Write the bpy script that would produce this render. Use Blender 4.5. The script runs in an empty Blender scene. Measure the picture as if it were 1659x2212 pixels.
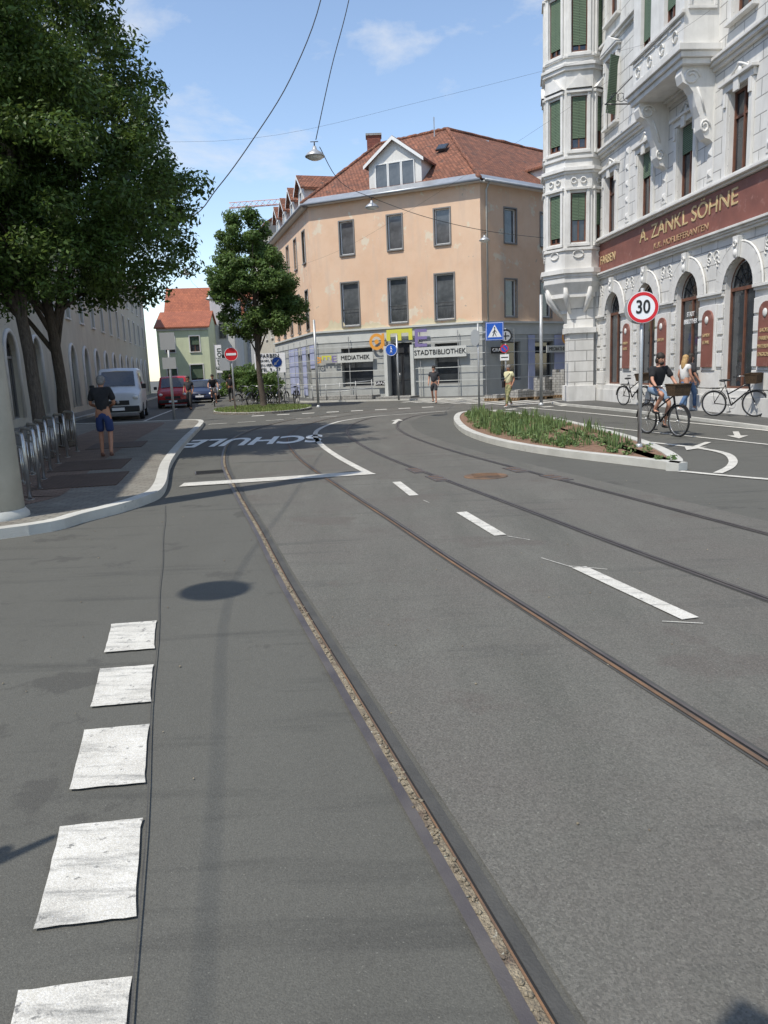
import bpy, math, random
from mathutils import Matrix, Vector, noise
import numpy as np
R=random.Random(7)
scn=bpy.context.scene; COL=scn.collection; WM={}
rad=math.radians
def T(x=0,y=0,z=0): return Matrix.Translation((x,y,z))
def RX(a): return Matrix.Rotation(a,4,'X')
def RY(a): return Matrix.Rotation(a,4,'Y')
def RZ(a): return Matrix.Rotation(a,4,'Z')
def SC(x,y,z): return Matrix.Diagonal((x,y,z,1))
def frame(P,D): return T(P[0],P[1],P[2] if len(P)>2 else 0)@RZ(math.atan2(D[1],D[0]))
# ---------------- materials ----------------
MATS={}
def mat(name,c,rough=.8,c2=None,scale=3,bump=0,bscale=60,metal=0,spec=.5,brick=None,stain=None,lo=.35,hi=.65,fine=0,stretch=None,isl=0,trans=0,c3=None,c3s=.6,c3t=.6,c3w=.03,detail=6,fa=.3,c4=None,c4s=.3,c3st=None,c5=None,c5s=3,c5t=.6,c5w=.1,c5st=None):
    m=bpy.data.materials.new(name);m.use_nodes=True;nt=m.node_tree;N=nt.nodes;L=nt.links
    b=N['Principled BSDF'];b.inputs['Roughness'].default_value=rough;b.inputs['Metallic'].default_value=metal
    b.inputs['Specular IOR Level'].default_value=spec
    tc=N.new('ShaderNodeTexCoord');co=tc.outputs['Object']
    def mapd(rot,sc):
        mp=N.new('ShaderNodeMapping');mp.inputs['Rotation'].default_value=(0,0,rot);mp.inputs['Scale'].default_value=sc
        L.new(co,mp.inputs[0]);return mp.outputs[0]
    co2=mapd(*stretch) if stretch else co
    def rgb(c):
        n=N.new('ShaderNodeRGB');n.outputs[0].default_value=(*c,1);return n.outputs[0]
    def mix(f,a,b_,mode='MIX'):
        n=N.new('ShaderNodeMix');n.data_type='RGBA';n.blend_type=mode
        if isinstance(f,(int,float)): n.inputs[0].default_value=f
        else: L.new(f,n.inputs[0])
        L.new(a,n.inputs[6]);L.new(b_,n.inputs[7]);return n.outputs[2]
    def nz(v,s,d=6,r=.6):
        n=N.new('ShaderNodeTexNoise');n.inputs['Scale'].default_value=s;n.inputs['Detail'].default_value=d;n.inputs['Roughness'].default_value=r
        L.new(v,n.inputs['Vector']);return n.outputs['Fac']
    def ramp(f,a,b_):
        n=N.new('ShaderNodeMapRange');n.inputs[1].default_value=a;n.inputs[2].default_value=b_;n.clamp=True
        L.new(f,n.inputs[0]);return n.outputs[0]
    col=rgb(c)
    if c2 is not None: col=mix(ramp(nz(co2,scale,detail),lo,hi),col,rgb(c2))
    if c4 is not None: col=mix(ramp(nz(co,c4s,8,.7),.42,.62),col,rgb(c4))
    if c3 is not None: col=mix(ramp(nz(mapd(*c3st) if c3st else co,c3s,9,.65),c3t,c3t+c3w),col,rgb(c3))
    if c5 is not None: col=mix(ramp(nz(mapd(*c5st) if c5st else co,c5s,9,.65),c5t,c5t+c5w),col,rgb(c5))
    if stain:
        mp=N.new('ShaderNodeMapping');mp.inputs['Scale'].default_value=(1.2,1.2,.18);L.new(co,mp.inputs[0])
        col=mix(ramp(nz(mp.outputs[0],1.5,7),.5,.8),col,rgb(stain))
    if fine:
        g=N.new('ShaderNodeTexVoronoi');g.inputs['Scale'].default_value=fine;L.new(co,g.inputs['Vector'])
        bw=N.new('ShaderNodeRGBToBW');L.new(g.outputs['Color'],bw.inputs[0])
        col=mix(fa,col,bw.outputs[0],'OVERLAY')
        g2=ramp(nz(co,fine*.55,2,.5),.66,.74);col=mix(g2,col,rgb(tuple(min(.5,v*2.0) for v in c)))
    hgt=None
    if brick:
        bt=N.new('ShaderNodeTexBrick');bt.inputs['Scale'].default_value=1
        bt.inputs['Brick Width'].default_value=brick[0];bt.inputs['Row Height'].default_value=brick[1];bt.inputs['Mortar Size'].default_value=brick[2]
        bt.inputs['Mortar Smooth'].default_value=.3
        bt.inputs['Color1'].default_value=(1,1,1,1);bt.inputs['Color2'].default_value=(*[brick[3]]*3,1);k=brick[4];bt.inputs['Mortar'].default_value=(k,k,k,1)
        L.new(tc.outputs['UV'],bt.inputs['Vector']);col=mix(1.0,col,bt.outputs['Color'],'MULTIPLY');hgt=bt.outputs['Fac']
    if isl:
        gi=N.new('ShaderNodeNewGeometry');hs=N.new('ShaderNodeHueSaturation')
        mr=N.new('ShaderNodeMapRange');mr.inputs[3].default_value=1-isl;mr.inputs[4].default_value=1+isl;L.new(gi.outputs['Random Per Island'],mr.inputs[0])
        L.new(mr.outputs[0],hs.inputs['Value']);L.new(col,hs.inputs['Color']);col=hs.outputs[0]
    L.new(col,b.inputs['Base Color'])
    if bump or hgt is not None:
        bm=N.new('ShaderNodeBump');bm.inputs['Strength'].default_value=max(bump,.01);bm.inputs['Distance'].default_value=.02
        L.new(nz(co,bscale,3),bm.inputs['Height']);last=bm
        if hgt is not None:
            b2=N.new('ShaderNodeBump');b2.invert=True;b2.inputs['Strength'].default_value=.8;b2.inputs['Distance'].default_value=.03
            L.new(hgt,b2.inputs['Height']);L.new(bm.outputs[0],b2.inputs['Normal']);last=b2
        L.new(last.outputs[0],b.inputs['Normal'])
    if trans:
        out=N['Material Output'];tr=N.new('ShaderNodeBsdfTranslucent');hs=N.new('ShaderNodeHueSaturation');hs.inputs['Hue'].default_value=.48;hs.inputs['Value'].default_value=1.6
        L.new(col,hs.inputs['Color']);L.new(hs.outputs[0],tr.inputs[0]);ms=N.new('ShaderNodeMixShader');ms.inputs[0].default_value=trans
        L.new(b.outputs[0],ms.inputs[1]);L.new(tr.outputs[0],ms.inputs[2]);L.new(ms.outputs[0],out.inputs[0])
    MATS[name]=m;return m
A=mat
asph=A('asphalt',(.083,.081,.069),.9,(.106,.104,.090),.5,.35,150,fine=190,fa=.2,stretch=(.25,(2.2,.45,1)),lo=.3,hi=.72,detail=10,c4=(.094,.092,.079),c4s=.35,c3=(.064,.063,.055),c3s=1.5,c3t=.54,c3w=.18,c3st=(-1.2,(.3,3,1)),c5=(.072,.070,.061),c5s=.9,c5t=.58,c5w=.03)
asph2=A('track_asphalt',(.096,.094,.080),.92,(.148,.143,.124),.7,.5,110,fine=130,stretch=(.25,(2.8,.5,1)),lo=.32,hi=.72,detail=12,fa=.3,c4=(.116,.108,.094),c4s=.5,c3=(.076,.074,.066),c3s=1.3,c3t=.55,c3w=.18,c3st=(-1.1,(.3,3,1)),c5=(.108,.098,.085),c5s=.8,c5t=.57,c5w=.05)
asph3=A('smooth_asphalt',(.075,.074,.067),.85,(.095,.093,.086),1.2,.3,150,fine=150)
tar=A('joint_tar',(.050,.049,.045),.75,(.075,.073,.066),4,.3,80)
steel=A('rail_steel',(.090,.080,.082),.5,(.14,.125,.115),3,.2,120,metal=.4)
rust=A('rusty_steel',(.24,.135,.07),.75,(.10,.075,.058),2.2,.4,120,metal=.2)
grit=A('joint_grit',(.37,.31,.21),.95,(.19,.155,.11),14,1,110,lo=.3,hi=.7,fine=90,c3=(.15,.11,.08),c3s=3,c3t=.55,c3w=.1)
groove=A('groove_dark',(.015,.015,.015),.9)
paint=A('road_paint',(.62,.60,.54),.8,(.52,.50,.445),4,.35,160,c3=(.25,.245,.225),c3s=2.8,c3t=.50,c3w=.2,fine=160,fa=.2,c3st=(.55,(1,6,1)),c5=(.20,.195,.18),c5s=22,c5t=.60,c5w=.06)
kerbm=A('kerb_stone',(.54,.53,.48),.8,(.43,.42,.38),2,.4,90,c3=(.28,.27,.24),c3s=5,c3t=.62,c3w=.1)
paver=A('paving_slabs',(.26,.245,.205),.9,(.20,.18,.15),2,.4,90,brick=(.20,.10,.006,.8,.45))
pslab=A('reddish_paving',(.25,.17,.125),.9,(.19,.13,.095),3,.4,90,brick=(.16,.08,.008,.8,.4))
grate=A('grate_iron',(.22,.14,.10),.8,(.16,.105,.075),5,.3,80,brick=(.06,.06,.016,.9,.3))
soil=A('soil',(.17,.095,.06),.95,(.25,.155,.10),9,1,40)
grass=A('grass_leaf',(.10,.17,.04),.7,(.18,.23,.07),4,isl=.35,trans=.25)
plantm=A('plant_leaf',(.085,.15,.045),.65,(.16,.22,.08),1.5,isl=.4,trans=.25)
leafm=A('leaf',(.044,.090,.018),.5,(.085,.135,.028),.8,isl=.45,trans=.3,spec=.35)
leafm2=A('leaf_bright',(.062,.120,.027),.55,(.11,.175,.044),.8,isl=.45,trans=.3,spec=.35)
bark=A('bark',(.06,.048,.038),.95,(.12,.10,.08),6,1,25,stretch=(0,(6,6,1)))
peach=A('peach_render',(.72,.495,.335),.92,(.67,.455,.305),1.2,.25,60,stain=(.60,.45,.34),c3=(.70,.60,.46),c3s=.9,c3t=.60,c4=(.73,.53,.375),c4s=.4,c5=(.45,.36,.28),c5s=1.6,c5t=.665,c5w=.02)
cream=A('cream_patch',(.64,.57,.40),.92,(.58,.50,.34),3,.3,50)
gf=A('grey_render',(.42,.43,.41),.9,(.36,.37,.355),1.2,.1,60,stain=(.30,.30,.285))
gfl=A('light_panel',(.56,.57,.54),.8,(.50,.51,.48),2,.1)
lav=A('lavender_panel',(.42,.45,.62),.7,(.36,.39,.55),2)
tile=A('roof_tiles',(.37,.145,.08),.9,(.20,.09,.06),1.3,.3,50,brick=(.21,.19,.020,.55,.3),lo=.38,hi=.66,c3=(.13,.09,.07),c3s=2.2,c3t=.58,c3w=.08,c4=(.29,.12,.07),c4s=.6)
tile2=A('orange_tiles',(.46,.15,.075),.85,(.34,.11,.06),.9,.3,50,brick=(.2,.3,.02,.75,.5))
zinc=A('zinc',(.40,.42,.44),.45,(.32,.34,.36),2,metal=.5)
white=A('white_render',(.70,.69,.655),.85,(.62,.61,.575),1.5,.15,70,stain=(.52,.50,.465))
stone=A('white_stucco',(.69,.68,.65),.88,(.61,.60,.57),1.6,.25,60,stain=(.47,.46,.43),brick=(.95,.42,.016,.95,.5))
stucco=A('stucco_trim',(.71,.70,.67),.88,(.62,.61,.58),2.5,.3,60,stain=(.46,.45,.42))
signbr=A('brown_sign',(.24,.092,.068),.6,(.185,.072,.054),1.5,.1,40,c3=(.30,.15,.12),c3s=4,c3t=.58,c3w=.1)
gold=A('gold_letter',(.62,.48,.26),.6,(.48,.35,.18),8)
gold2=A('faded_gold',(.45,.30,.18),.6,(.36,.22,.12),8)
brown=A('brown_wood',(.17,.07,.04),.6,(.10,.045,.03),5)
greens=A('green_louvre',(.145,.215,.135),.7,(.115,.18,.11),3,brick=(3,.055,.014,.95,.35))
glass=A('window_glass',(.022,.026,.03),.06,(.06,.065,.07),.9,spec=.9)
glassp=A('curtained_glass',(.06,.066,.07),.08,(.14,.15,.155),1.3,spec=.9)
wframe=A('white_frame',(.74,.74,.72),.5)
gframe=A('grey_frame',(.20,.195,.185),.6)
dframe=A('dark_frame',(.03,.03,.032),.5)
metalg=A('galvanised',(.46,.47,.47),.45,(.38,.39,.39),6,metal=.5)
lightpole=A('pole_paint',(.50,.50,.46),.5,(.42,.42,.38),3,.05,c3=(.36,.35,.32),c3s=2,c3t=.6,c3w=.2)
stainl=A('stainless',(.52,.52,.51),.3,(.44,.44,.43),8,metal=.8)
black=A('black_plastic',(.015,.015,.016),.5)
rubber=A('rubber',(.02,.02,.02),.85)
blackp=A('black_paint',(.012,.012,.014),.25,spec=.6)
redp=A('red_paint',(.42,.012,.012),.25,(.36,.01,.012),2,spec=.6)
whitep=A('white_paint',(.62,.64,.66),.3,(.55,.57,.6),2,spec=.6)
silverp=A('silver_paint',(.35,.36,.38),.3,metal=.5)
bluep=A('dark_blue_paint',(.02,.03,.07),.3,spec=.6)
signred=A('sign_red',(.60,.012,.02),.4)
signwhite=A('sign_white',(.80,.80,.80),.4)
signblue=A('sign_blue',(.012,.10,.50),.4)
signblack=A('sign_black',(.01,.01,.01),.5)
signback=A('sign_back',(.42,.43,.43),.5,metal=.3)
lampg=A('lamp_lens',(.75,.75,.7),.15)
orangel=A('orange_logo',(.72,.32,.05),.6);yellowl=A('yellow_logo',(.60,.58,.07),.6);purplel=A('purple_logo',(.20,.16,.34),.6)
wicker=A('wicker',(.20,.12,.055),.9,(.10,.06,.03),30,1,60,brick=(.05,.02,.006,.6,.3))
skinm=A('skin',(.50,.27,.18),.6,(.44,.22,.15),9)
skint=A('skin_tanned',(.40,.20,.12),.6,(.34,.16,.095),9)
cblack=A('black_cotton',(.014,.014,.016),.95,(.024,.024,.026),5)
cnavy=A('navy_cotton',(.02,.035,.11),.95,(.03,.05,.14),6)
cdark=A('charcoal_cotton',(.035,.035,.04),.95,(.05,.05,.055),6)
cdenim=A('light_denim',(.13,.20,.30),.95,(.20,.28,.38),7)
cdenim2=A('blue_denim',(.06,.11,.22),.95,(.10,.17,.29),7)
cyellow=A('pale_yellow_cotton',(.66,.62,.38),.95,(.58,.54,.33),6)
colive=A('olive_print',(.16,.17,.07),.95,(.34,.31,.16),16,lo=.45,hi=.55)
cwhite=A('white_cotton',(.65,.64,.62),.95)
hairg=A('grey_hair',(.16,.15,.14),.8,(.24,.23,.22),30)
haird=A('dark_hair',(.02,.014,.01),.7,(.035,.025,.018),30)
hairb=A('blonde_hair',(.50,.33,.14),.7,(.36,.22,.09),30)
greenr=A('pale_green_render',(.62,.66,.44),.9,(.56,.60,.40),1,stain=(.48,.51,.36))
creamr=A('cream_render',(.54,.51,.42),.9,(.48,.45,.37),1,stain=(.40,.37,.31))
beiger=A('beige_render',(.36,.32,.25),.9,(.32,.28,.22),1,stain=(.25,.22,.18))
greyr=A('pale_grey_render',(.55,.55,.54),.9,(.48,.48,.47),1,stain=(.4,.4,.39))
crane=A('crane_red',(.55,.27,.20),.6)
brickred=A('chimney_brick',(.30,.10,.07),.9,(.22,.08,.06),6,brick=(.25,.08,.01,.7,.5))
wood=A('pallet_wood',(.36,.24,.13),.9,(.28,.18,.10),6)
concrete=A('concrete_block',(.40,.39,.36),.9,(.32,.31,.29),4,.4,60,brick=(.3,.12,.01,.85,.4))
# ---------------- mesh builder ----------------
class MB:
    def __init__(s,M=None): s.v=[];s.f=[];s.m=[];s.sm=[];s.mats=[];s.M=M or Matrix()
    def mi(s,m):
        if m not in s.mats: s.mats.append(m)
        return s.mats.index(m)
    def add(s,vs,fs,m,sm=False):
        b=len(s.v);i=s.mi(m);s.v+=[s.M@Vector(v) for v in vs]
        for f in fs: s.f.append([b+k for k in f]);s.m.append(i);s.sm.append(sm)
    def poly(s,pts,m): s.add(pts,[list(range(len(pts)))],m)
    def box(s,x0,x1,y0,y1,z0,z1,m):
        s.add([(x0,y0,z0),(x1,y0,z0),(x1,y1,z0),(x0,y1,z0),(x0,y0,z1),(x1,y0,z1),(x1,y1,z1),(x0,y1,z1)],
          [(0,3,2,1),(4,5,6,7),(0,1,5,4),(1,2,6,5),(2,3,7,6),(3,0,4,7)],m)
    def prism(s,poly,z0,z1,m):
        a=sum(poly[i][0]*poly[(i+1)%len(poly)][1]-poly[(i+1)%len(poly)][0]*poly[i][1] for i in range(len(poly)))
        if a<0: poly=poly[::-1]
        n=len(poly);vs=[(p[0],p[1],z0) for p in poly]+[(p[0],p[1],z1) for p in poly]
        s.add(vs,[tuple(range(n))[::-1],tuple(range(n,2*n))]+[(i,(i+1)%n,(i+1)%n+n,i+n) for i in range(n)],m)
    def tube(s,pts,r,m,n=6,closed=False):
        pts=[Vector(p) for p in pts];k=len(pts);rs=r if isinstance(r,(list,tuple)) else [r]*k
        vs=[];pu=None
        for i,p in enumerate(pts):
            if closed: t=(pts[(i+1)%k]-pts[i-1])
            else: t=pts[min(i+1,k-1)]-pts[max(i-1,0)]
            t.normalize()
            if pu is None:
                pu=t.orthogonal().normalized()
            else:
                pu=(pu-t*pu.dot(t))
                pu=pu.normalized() if pu.length>1e-6 else t.orthogonal().normalized()
            w=t.cross(pu)
            for j in range(n):
                a=2*math.pi*j/n;vs.append(p+(pu*math.cos(a)+w*math.sin(a))*rs[i])
        fs=[]
        for i in range(k if closed else k-1):
            i2=(i+1)%k
            for j in range(n): fs.append((i*n+j,i*n+(j+1)%n,i2*n+(j+1)%n,i2*n+j))
        if not closed: fs+=[tuple(range(n))[::-1],tuple(range((k-1)*n,k*n))]
        s.add(vs,fs,m,True)
    def cyl(s,p0,p1,r0,r1=None,m=None,n=12): s.tube([p0,p1],[r0,r0 if r1 is None else r1],m,n)
    def lathe(s,prof,m,n=16,sm=True):
        vs=[];fs=[]
        for r,z in prof:
            for j in range(n): a=2*math.pi*j/n;vs.append((r*math.cos(a),r*math.sin(a),z))
        for i in range(len(prof)-1):
            for j in range(n): fs.append((i*n+j,i*n+(j+1)%n,(i+1)*n+(j+1)%n,(i+1)*n+j))
        s.add(vs,fs,m,sm)
    def ell(s,c,r,m,nu=12,nv=8):
        vs=[];fs=[]
        for i in range(nv+1):
            ph=math.pi*i/nv
            for j in range(nu):
                a=2*math.pi*j/nu;vs.append((c[0]+r[0]*math.sin(ph)*math.cos(a),c[1]+r[1]*math.sin(ph)*math.sin(a),c[2]-r[2]*math.cos(ph)))
        for i in range(nv):
            for j in range(nu): fs.append((i*nu+j,i*nu+(j+1)%nu,(i+1)*nu+(j+1)%nu,(i+1)*nu+j))
        s.add(vs,fs,m,True)
    def mesh(s,name):
        me=bpy.data.meshes.new(name);me.from_pydata([tuple(v) for v in s.v],[],s.f)
        for m in s.mats: me.materials.append(m)
        me.polygons.foreach_set('material_index',s.m);me.polygons.foreach_set('use_smooth',s.sm)
        me.update();uv=me.uv_layers.new(name='UVMap');Z=Vector((0,0,1))
        for p in me.polygons:
            n=p.normal;t=Z.cross(n)
            t=t.normalized() if t.length>.05 else Vector((1,0,0))
            b=n.cross(t)
            for li in p.loop_indices:
                co=me.vertices[me.loops[li].vertex_index].co;uv.data[li].uv=(co.dot(t),co.dot(b))
        return me
    def obj(s,name,parent=None,M=None,bev=0,**k): return mk(name,s.mesh(name),parent,M,bev,**k)
def mk(name,me,parent=None,M=None,bev=0,**k):
    o=bpy.data.objects.new(name,me);COL.objects.link(o);M=M or (WM[parent] if parent else Matrix())
    WM[o]=M.copy()
    if parent: o.parent=parent;o.matrix_basis=WM[parent].inverted()@M
    else: o.matrix_basis=M
    if bev:
        b=o.modifiers.new('bevel','BEVEL');b.width=bev;b.segments=2;b.limit_method='ANGLE'
    for a,v in k.items(): o[a]=v
    return o
def thing(name,label,cat,M,group=None):
    o=bpy.data.objects.new(name,None);o.empty_display_size=.3;COL.objects.link(o);o.matrix_basis=M;WM[o]=M.copy()
    o['label']=label;o['category']=cat
    if group:o['group']=group
    return o
def copytree(o,M,label=None):
    def rec(src,par,W):
        c=src.copy();COL.objects.link(c);WM[c]=W
        if par: c.parent=par;c.matrix_basis=src.matrix_basis.copy()
        else: c.matrix_basis=W
        for ch in [x for x in list(WM) if x.parent==src]: rec(ch,c,W@ch.matrix_basis)
        return c
    c=rec(o,None,M)
    if label:c['label']=label
    return c
def text(s,size,parent,M,m,name='lettering',sx=1,ext=.008,align='CENTER',bold=0,**k):
    c=bpy.data.curves.new(name,'FONT');c.body=s;c.size=size;c.extrude=ext;c.align_x=align;c.align_y='CENTER';c.offset=bold
    o=bpy.data.objects.new('tmp',c);COL.objects.link(o);bpy.context.view_layer.update()
    me=bpy.data.meshes.new_from_object(o.evaluated_get(bpy.context.evaluated_depsgraph_get()));bpy.data.objects.remove(o)
    me.materials.clear();me.materials.append(m)
    return mk(name,me,parent,M@SC(sx,1,1),**k)
def cat(path,n=6):
    P=[Vector((p[0],p[1],p[2] if len(p)>2 else 0)) for p in path];out=[]
    for i in range(len(P)-1):
        a=P[max(i-1,0)];b=P[i];c=P[i+1];d=P[min(i+2,len(P)-1)]
        for k in range(n):
            t=k/n;out.append(.5*((2*b)+(c-a)*t+(2*a-5*b+4*c-d)*t*t+(3*b-a-3*c+d)*t**3))
    out.append(P[-1]);return out
def offs(P,d):
    out=[]
    for i,p in enumerate(P):
        t=(P[min(i+1,len(P)-1)]-P[max(i-1,0)]);t.z=0;t.normalize();out.append(Vector((p.x+t.y*d,p.y-t.x*d,p.z)))
    return out
def ribbon(mb,P,d0,d1,z,m):
    a=offs(P,d0);b=offs(P,d1);n=len(P)
    mb.add([(p.x,p.y,z) for p in a]+[(p.x,p.y,z) for p in b],[(i,n+i,n+i+1,i+1) for i in range(n-1)],m)
def kerb(mb,P,d0,d1,z0,z1,m):
    a=offs(P,d0);b=offs(P,d1);n=len(P);vs=[]
    for L_,z in ((a,z0),(a,z1),(b,z1),(b,z0)): vs+=[(p.x,p.y,z) for p in L_]
    fs=[]
    for k in range(3):
        fs+=[(k*n+i,(k+1)*n+i,(k+1)*n+i+1,k*n+i+1) for i in range(n-1)]
    fs+=[(0,n,2*n,3*n),(n-1,4*n-1,3*n-1,2*n-1)]
    mb.add(vs,fs,m)
# ---------------- world, light, camera ----------------
S_DIR=Vector((-.75*math.cos(rad(58)),-.66*math.cos(rad(58)),math.sin(rad(58)))).normalized()
w=bpy.data.worlds.new('World');scn.world=w;w.use_nodes=True;nt=w.node_tree;N=nt.nodes;L=nt.links
bg=N['Background'];sky=N.new('ShaderNodeTexSky');sky.sky_type='NISHITA';sky.sun_disc=False;sky.sun_elevation=rad(58);sky.sun_rotation=math.atan2(S_DIR.x,S_DIR.y)%(2*math.pi)
sky.air_density=1.0;sky.dust_density=.3;sky.ozone_density=2.0
ml=N.new('ShaderNodeMix');ml.data_type='RGBA';ml.blend_type='MULTIPLY';ml.inputs[0].default_value=1;L.new(sky.outputs[0],ml.inputs[6]);ml.inputs[7].default_value=(1.60,1.50,1.42,1)
tc=N.new('ShaderNodeTexCoord');mp=N.new('ShaderNodeMapping');mp.inputs['Scale'].default_value=(1,1,2.2);mp.inputs['Location'].default_value=(.35,0,.1);L.new(tc.outputs['Generated'],mp.inputs[0])
nz=N.new('ShaderNodeTexNoise');nz.inputs['Scale'].default_value=5.2;nz.inputs['Detail'].default_value=9;nz.inputs['Roughness'].default_value=.6;nz.inputs['Distortion'].default_value=.2;L.new(mp.outputs[0],nz.inputs['Vector'])
mr=N.new('ShaderNodeMapRange');mr.inputs[1].default_value=.535;mr.inputs[2].default_value=.72;mr.inputs[4].default_value=.75;L.new(nz.outputs['Fac'],mr.inputs[0])
mx=N.new('ShaderNodeMix');mx.data_type='RGBA';L.new(mr.outputs[0],mx.inputs[0]);L.new(ml.outputs[2],mx.inputs[6]);mx.inputs[7].default_value=(5.6,5.8,6.1,1)
L.new(mx.outputs[2],bg.inputs[0]);bg.inputs[1].default_value=.15
sl=bpy.data.lights.new('sun','SUN');sl.energy=4.5;sl.angle=rad(.5);sl.color=(1,.945,.85);so=bpy.data.objects.new('sun',sl);COL.objects.link(so);so.rotation_mode='QUATERNION';so.rotation_quaternion=S_DIR.to_track_quat('Z','Y');so.location=(-20,-20,40)
cd=bpy.data.cameras.new('camera');cd.sensor_fit='VERTICAL';cd.sensor_height=34.604;cd.lens=26;cd.clip_end=2000;cd.clip_start=.05
co=bpy.data.objects.new('camera',cd);COL.objects.link(co);co.matrix_world=T(0,0,1.63)@RX(math.pi/2-math.atan(306/1662))@RZ(-.04);scn.camera=co
scn.view_settings.view_transform='Standard'
# ---------------- ground, road ----------------
mb=MB();mb.poly([(-400,-60,0),(400,-60,0),(400,700,0),(-400,700,0)],asph);mb.obj('ground',kind='structure')
r1=cat([(1.35,-2.2),(.35,1.67),(-.06,3.2),(-.78,5.84),(-1.32,7.96),(-2.01,10.58),(-2.86,13.96),(-3.41,16.75),(-3.78,19.3),(-3.95,22.2),(-3.72,25.5),(-2.9,28.8),(-1.3,31.5),(1.5,34),(5,36.5),(9,39.5),(16,44.8),(30,55.4)],8)
mb=MB();ribbon(mb,r1,.10,4.85,.004,asph2);mb.obj('road',kind='structure')
mb=MB()
for d in (0,1.435,3.0,4.435):
    if d==0:
        ribbon(mb,r1,-.062,-.020,.0125,steel);ribbon(mb,r1,-.020,.012,.0095,grit);ribbon(mb,r1,.012,.020,.0125,rust);ribbon(mb,r1,.020,.030,.008,groove);ribbon(mb,r1,.030,.075,.0105,tar)
    else:
        ribbon(mb,r1,d-.045,d-.030,.0085,tar);ribbon(mb,r1,d-.030,d-.006,.0125,rust if d<2 else steel);ribbon(mb,r1,d-.006,d+.010,.008,groove);ribbon(mb,r1,d+.010,d+.028,.0125,steel);ribbon(mb,r1,d+.028,d+.05,.0085,tar)
mb.obj('tram_rails',kind='structure')
mb=MB()
for i in range(620):
    k=R.uniform(8,70);a=r1[int(k)].lerp(r1[int(k)+1],k%1);s_=R.uniform(.0025,.009)*(1.3 if k<30 else 1)
    t=(r1[int(k)+1]-r1[int(k)]).normalized();o=R.gauss(-.004,.011)
    mb.ell((a.x+t.y*o,a.y-t.x*o,.011+s_*.3),(s_,s_*R.uniform(.7,1.3),s_*.6),grit,5,3)
for i in range(170):
    x=R.uniform(-4,4);y=R.uniform(1.5,14);s_=R.uniform(.003,.008);mb.ell((x,y,.006+s_*.3),(s_,s_*1.3,s_*.5),grit,5,3)
mb.obj('joint_gravel',kind='stuff')
def pq(mb,pts,z=.012,m=paint): mb.add([(x,y,z) for x,y in pts],[list(range(len(pts)))],m)
mb=MB();f=lambda y:-1.88+(5.02-y)*.262
for y0,y1 in ((5.02,4.47),(4.2,3.68),(3.42,2.88),(2.62,2.08),(1.84,1.32),(1.08,.55)):
    pts=[];n=8
    for k in range(n+1): t=k/n;pts.append((f(y1)+.30*t,y1-.01+.035*t+R.uniform(-.003,.003)))
    for k in range(1,n): t=k/n;y=y1+.03+(y0-y1)*t;pts.append((f(y)+.30+R.uniform(-.002,.002),y))
    for k in range(n+1): t=1-k/n;pts.append((f(y0)+.30*t,y0-.01+.035*t+R.uniform(-.003,.003)))
    for k in range(1,n): t=1-k/n;y=y1+(y0-y1)*t;pts.append((f(y)+R.uniform(-.002,.002),y))
    pq(mb,pts)
for a,b in (((.2,11.2),(.4,9.9)),((.88,8.6),(1.12,7.3)),((1.55,6.0),(1.91,4.65)),((2.3,3.3),(2.65,2.0))):
    v=Vector((b[0]-a[0],b[1]-a[1])).normalized();n=Vector((v.y,-v.x))*.062
    pq(mb,[(b[0]-n.x,b[1]-n.y),(b[0]+n.x,b[1]+n.y),(a[0]+n.x,a[1]+n.y),(a[0]-n.x,a[1]-n.y)][::-1],.0125)
pq(mb,[(-3.1,11.6),(-.1,12.15),(-.25,12.55),(-3.12,12.0)],.014)
def line(pts,w,z=.0115,n=6,m=None): ribbon(mb,cat(pts,n),-w/2,w/2,z,m or paint)
line([(-.2,12.2),(-.8,14.7),(-1.3,17.2),(-1.68,19.8),(-1.8,22.6),(-1.35,25.8),(-.3,27.7),(.9,28.6),(2.6,29.4)],.13,.0135,8)
line([(4.35,11.15),(5.1,10.1),(6.2,9.0),(9,7)],.12)
line([(5.4,30.2),(6.5,26),(7.4,21.8),(8.3,17.5),(9.1,12.5),(9.9,6)],.14)
line([(5.15,23),(5.6,19.5),(6.4,16.6),(7.2,13.8),(8.3,10)],.10)
line([(5.35,15.3),(5.75,14.1),(5.85,13.1),(5.6,12.2),(5.2,11.4),(4.75,10.8)],.13,.013)
for (x,y),a,l in (((6.35,14.9),2.5,1.5),((7.75,16.8),2.75,1.6),((.4,23.6),-.1,2.2),((8.6,11.2),2.7,1.4)):
    F=T(x,y,0)@RZ(a);old=mb.M;mb.M=F
    pq(mb,[(-.06,0),(.06,0),(.06,l*.65),(-.06,l*.65)],.013);pq(mb,[(-.2,l*.6),(.2,l*.6),(0,l)],.0145);mb.M=old
u=Vector((.79,.61));pn=Vector((.52,-.85))
for i in range(9):
    c=Vector((1.0,39.2))+pn*(i*1.05);pq(mb,[tuple(c),tuple(c+u*3.2),tuple(c+u*3.2+pn*.5),tuple(c+pn*.5)][::-1],.0125)
for i in range(8):
    x=-5.2+i*1.0;y=31.2+i*.22;pq(mb,[(x,y),(x+.5,y+.11),(x+.48,y+.6),(x-.02,y+.5)],.0125)
for i in range(5):
    x=-6.0+i*.95;y=27.0+i*.4;pq(mb,[(x,y),(x+.6,y+.25),(x+.57,y+.4),(x-.03,y+.15)],.0125)
for i in range(6):
    x=3.2+i*.75;y=27.9+i*.35;pq(mb,[(x,y),(x+.45,y+.2),(x+.4,y+.7),(x-.05,y+.5)],.0125)
line([(-9.2,29.5),(-10.2,36),(-11.2,43)],.12)
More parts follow.
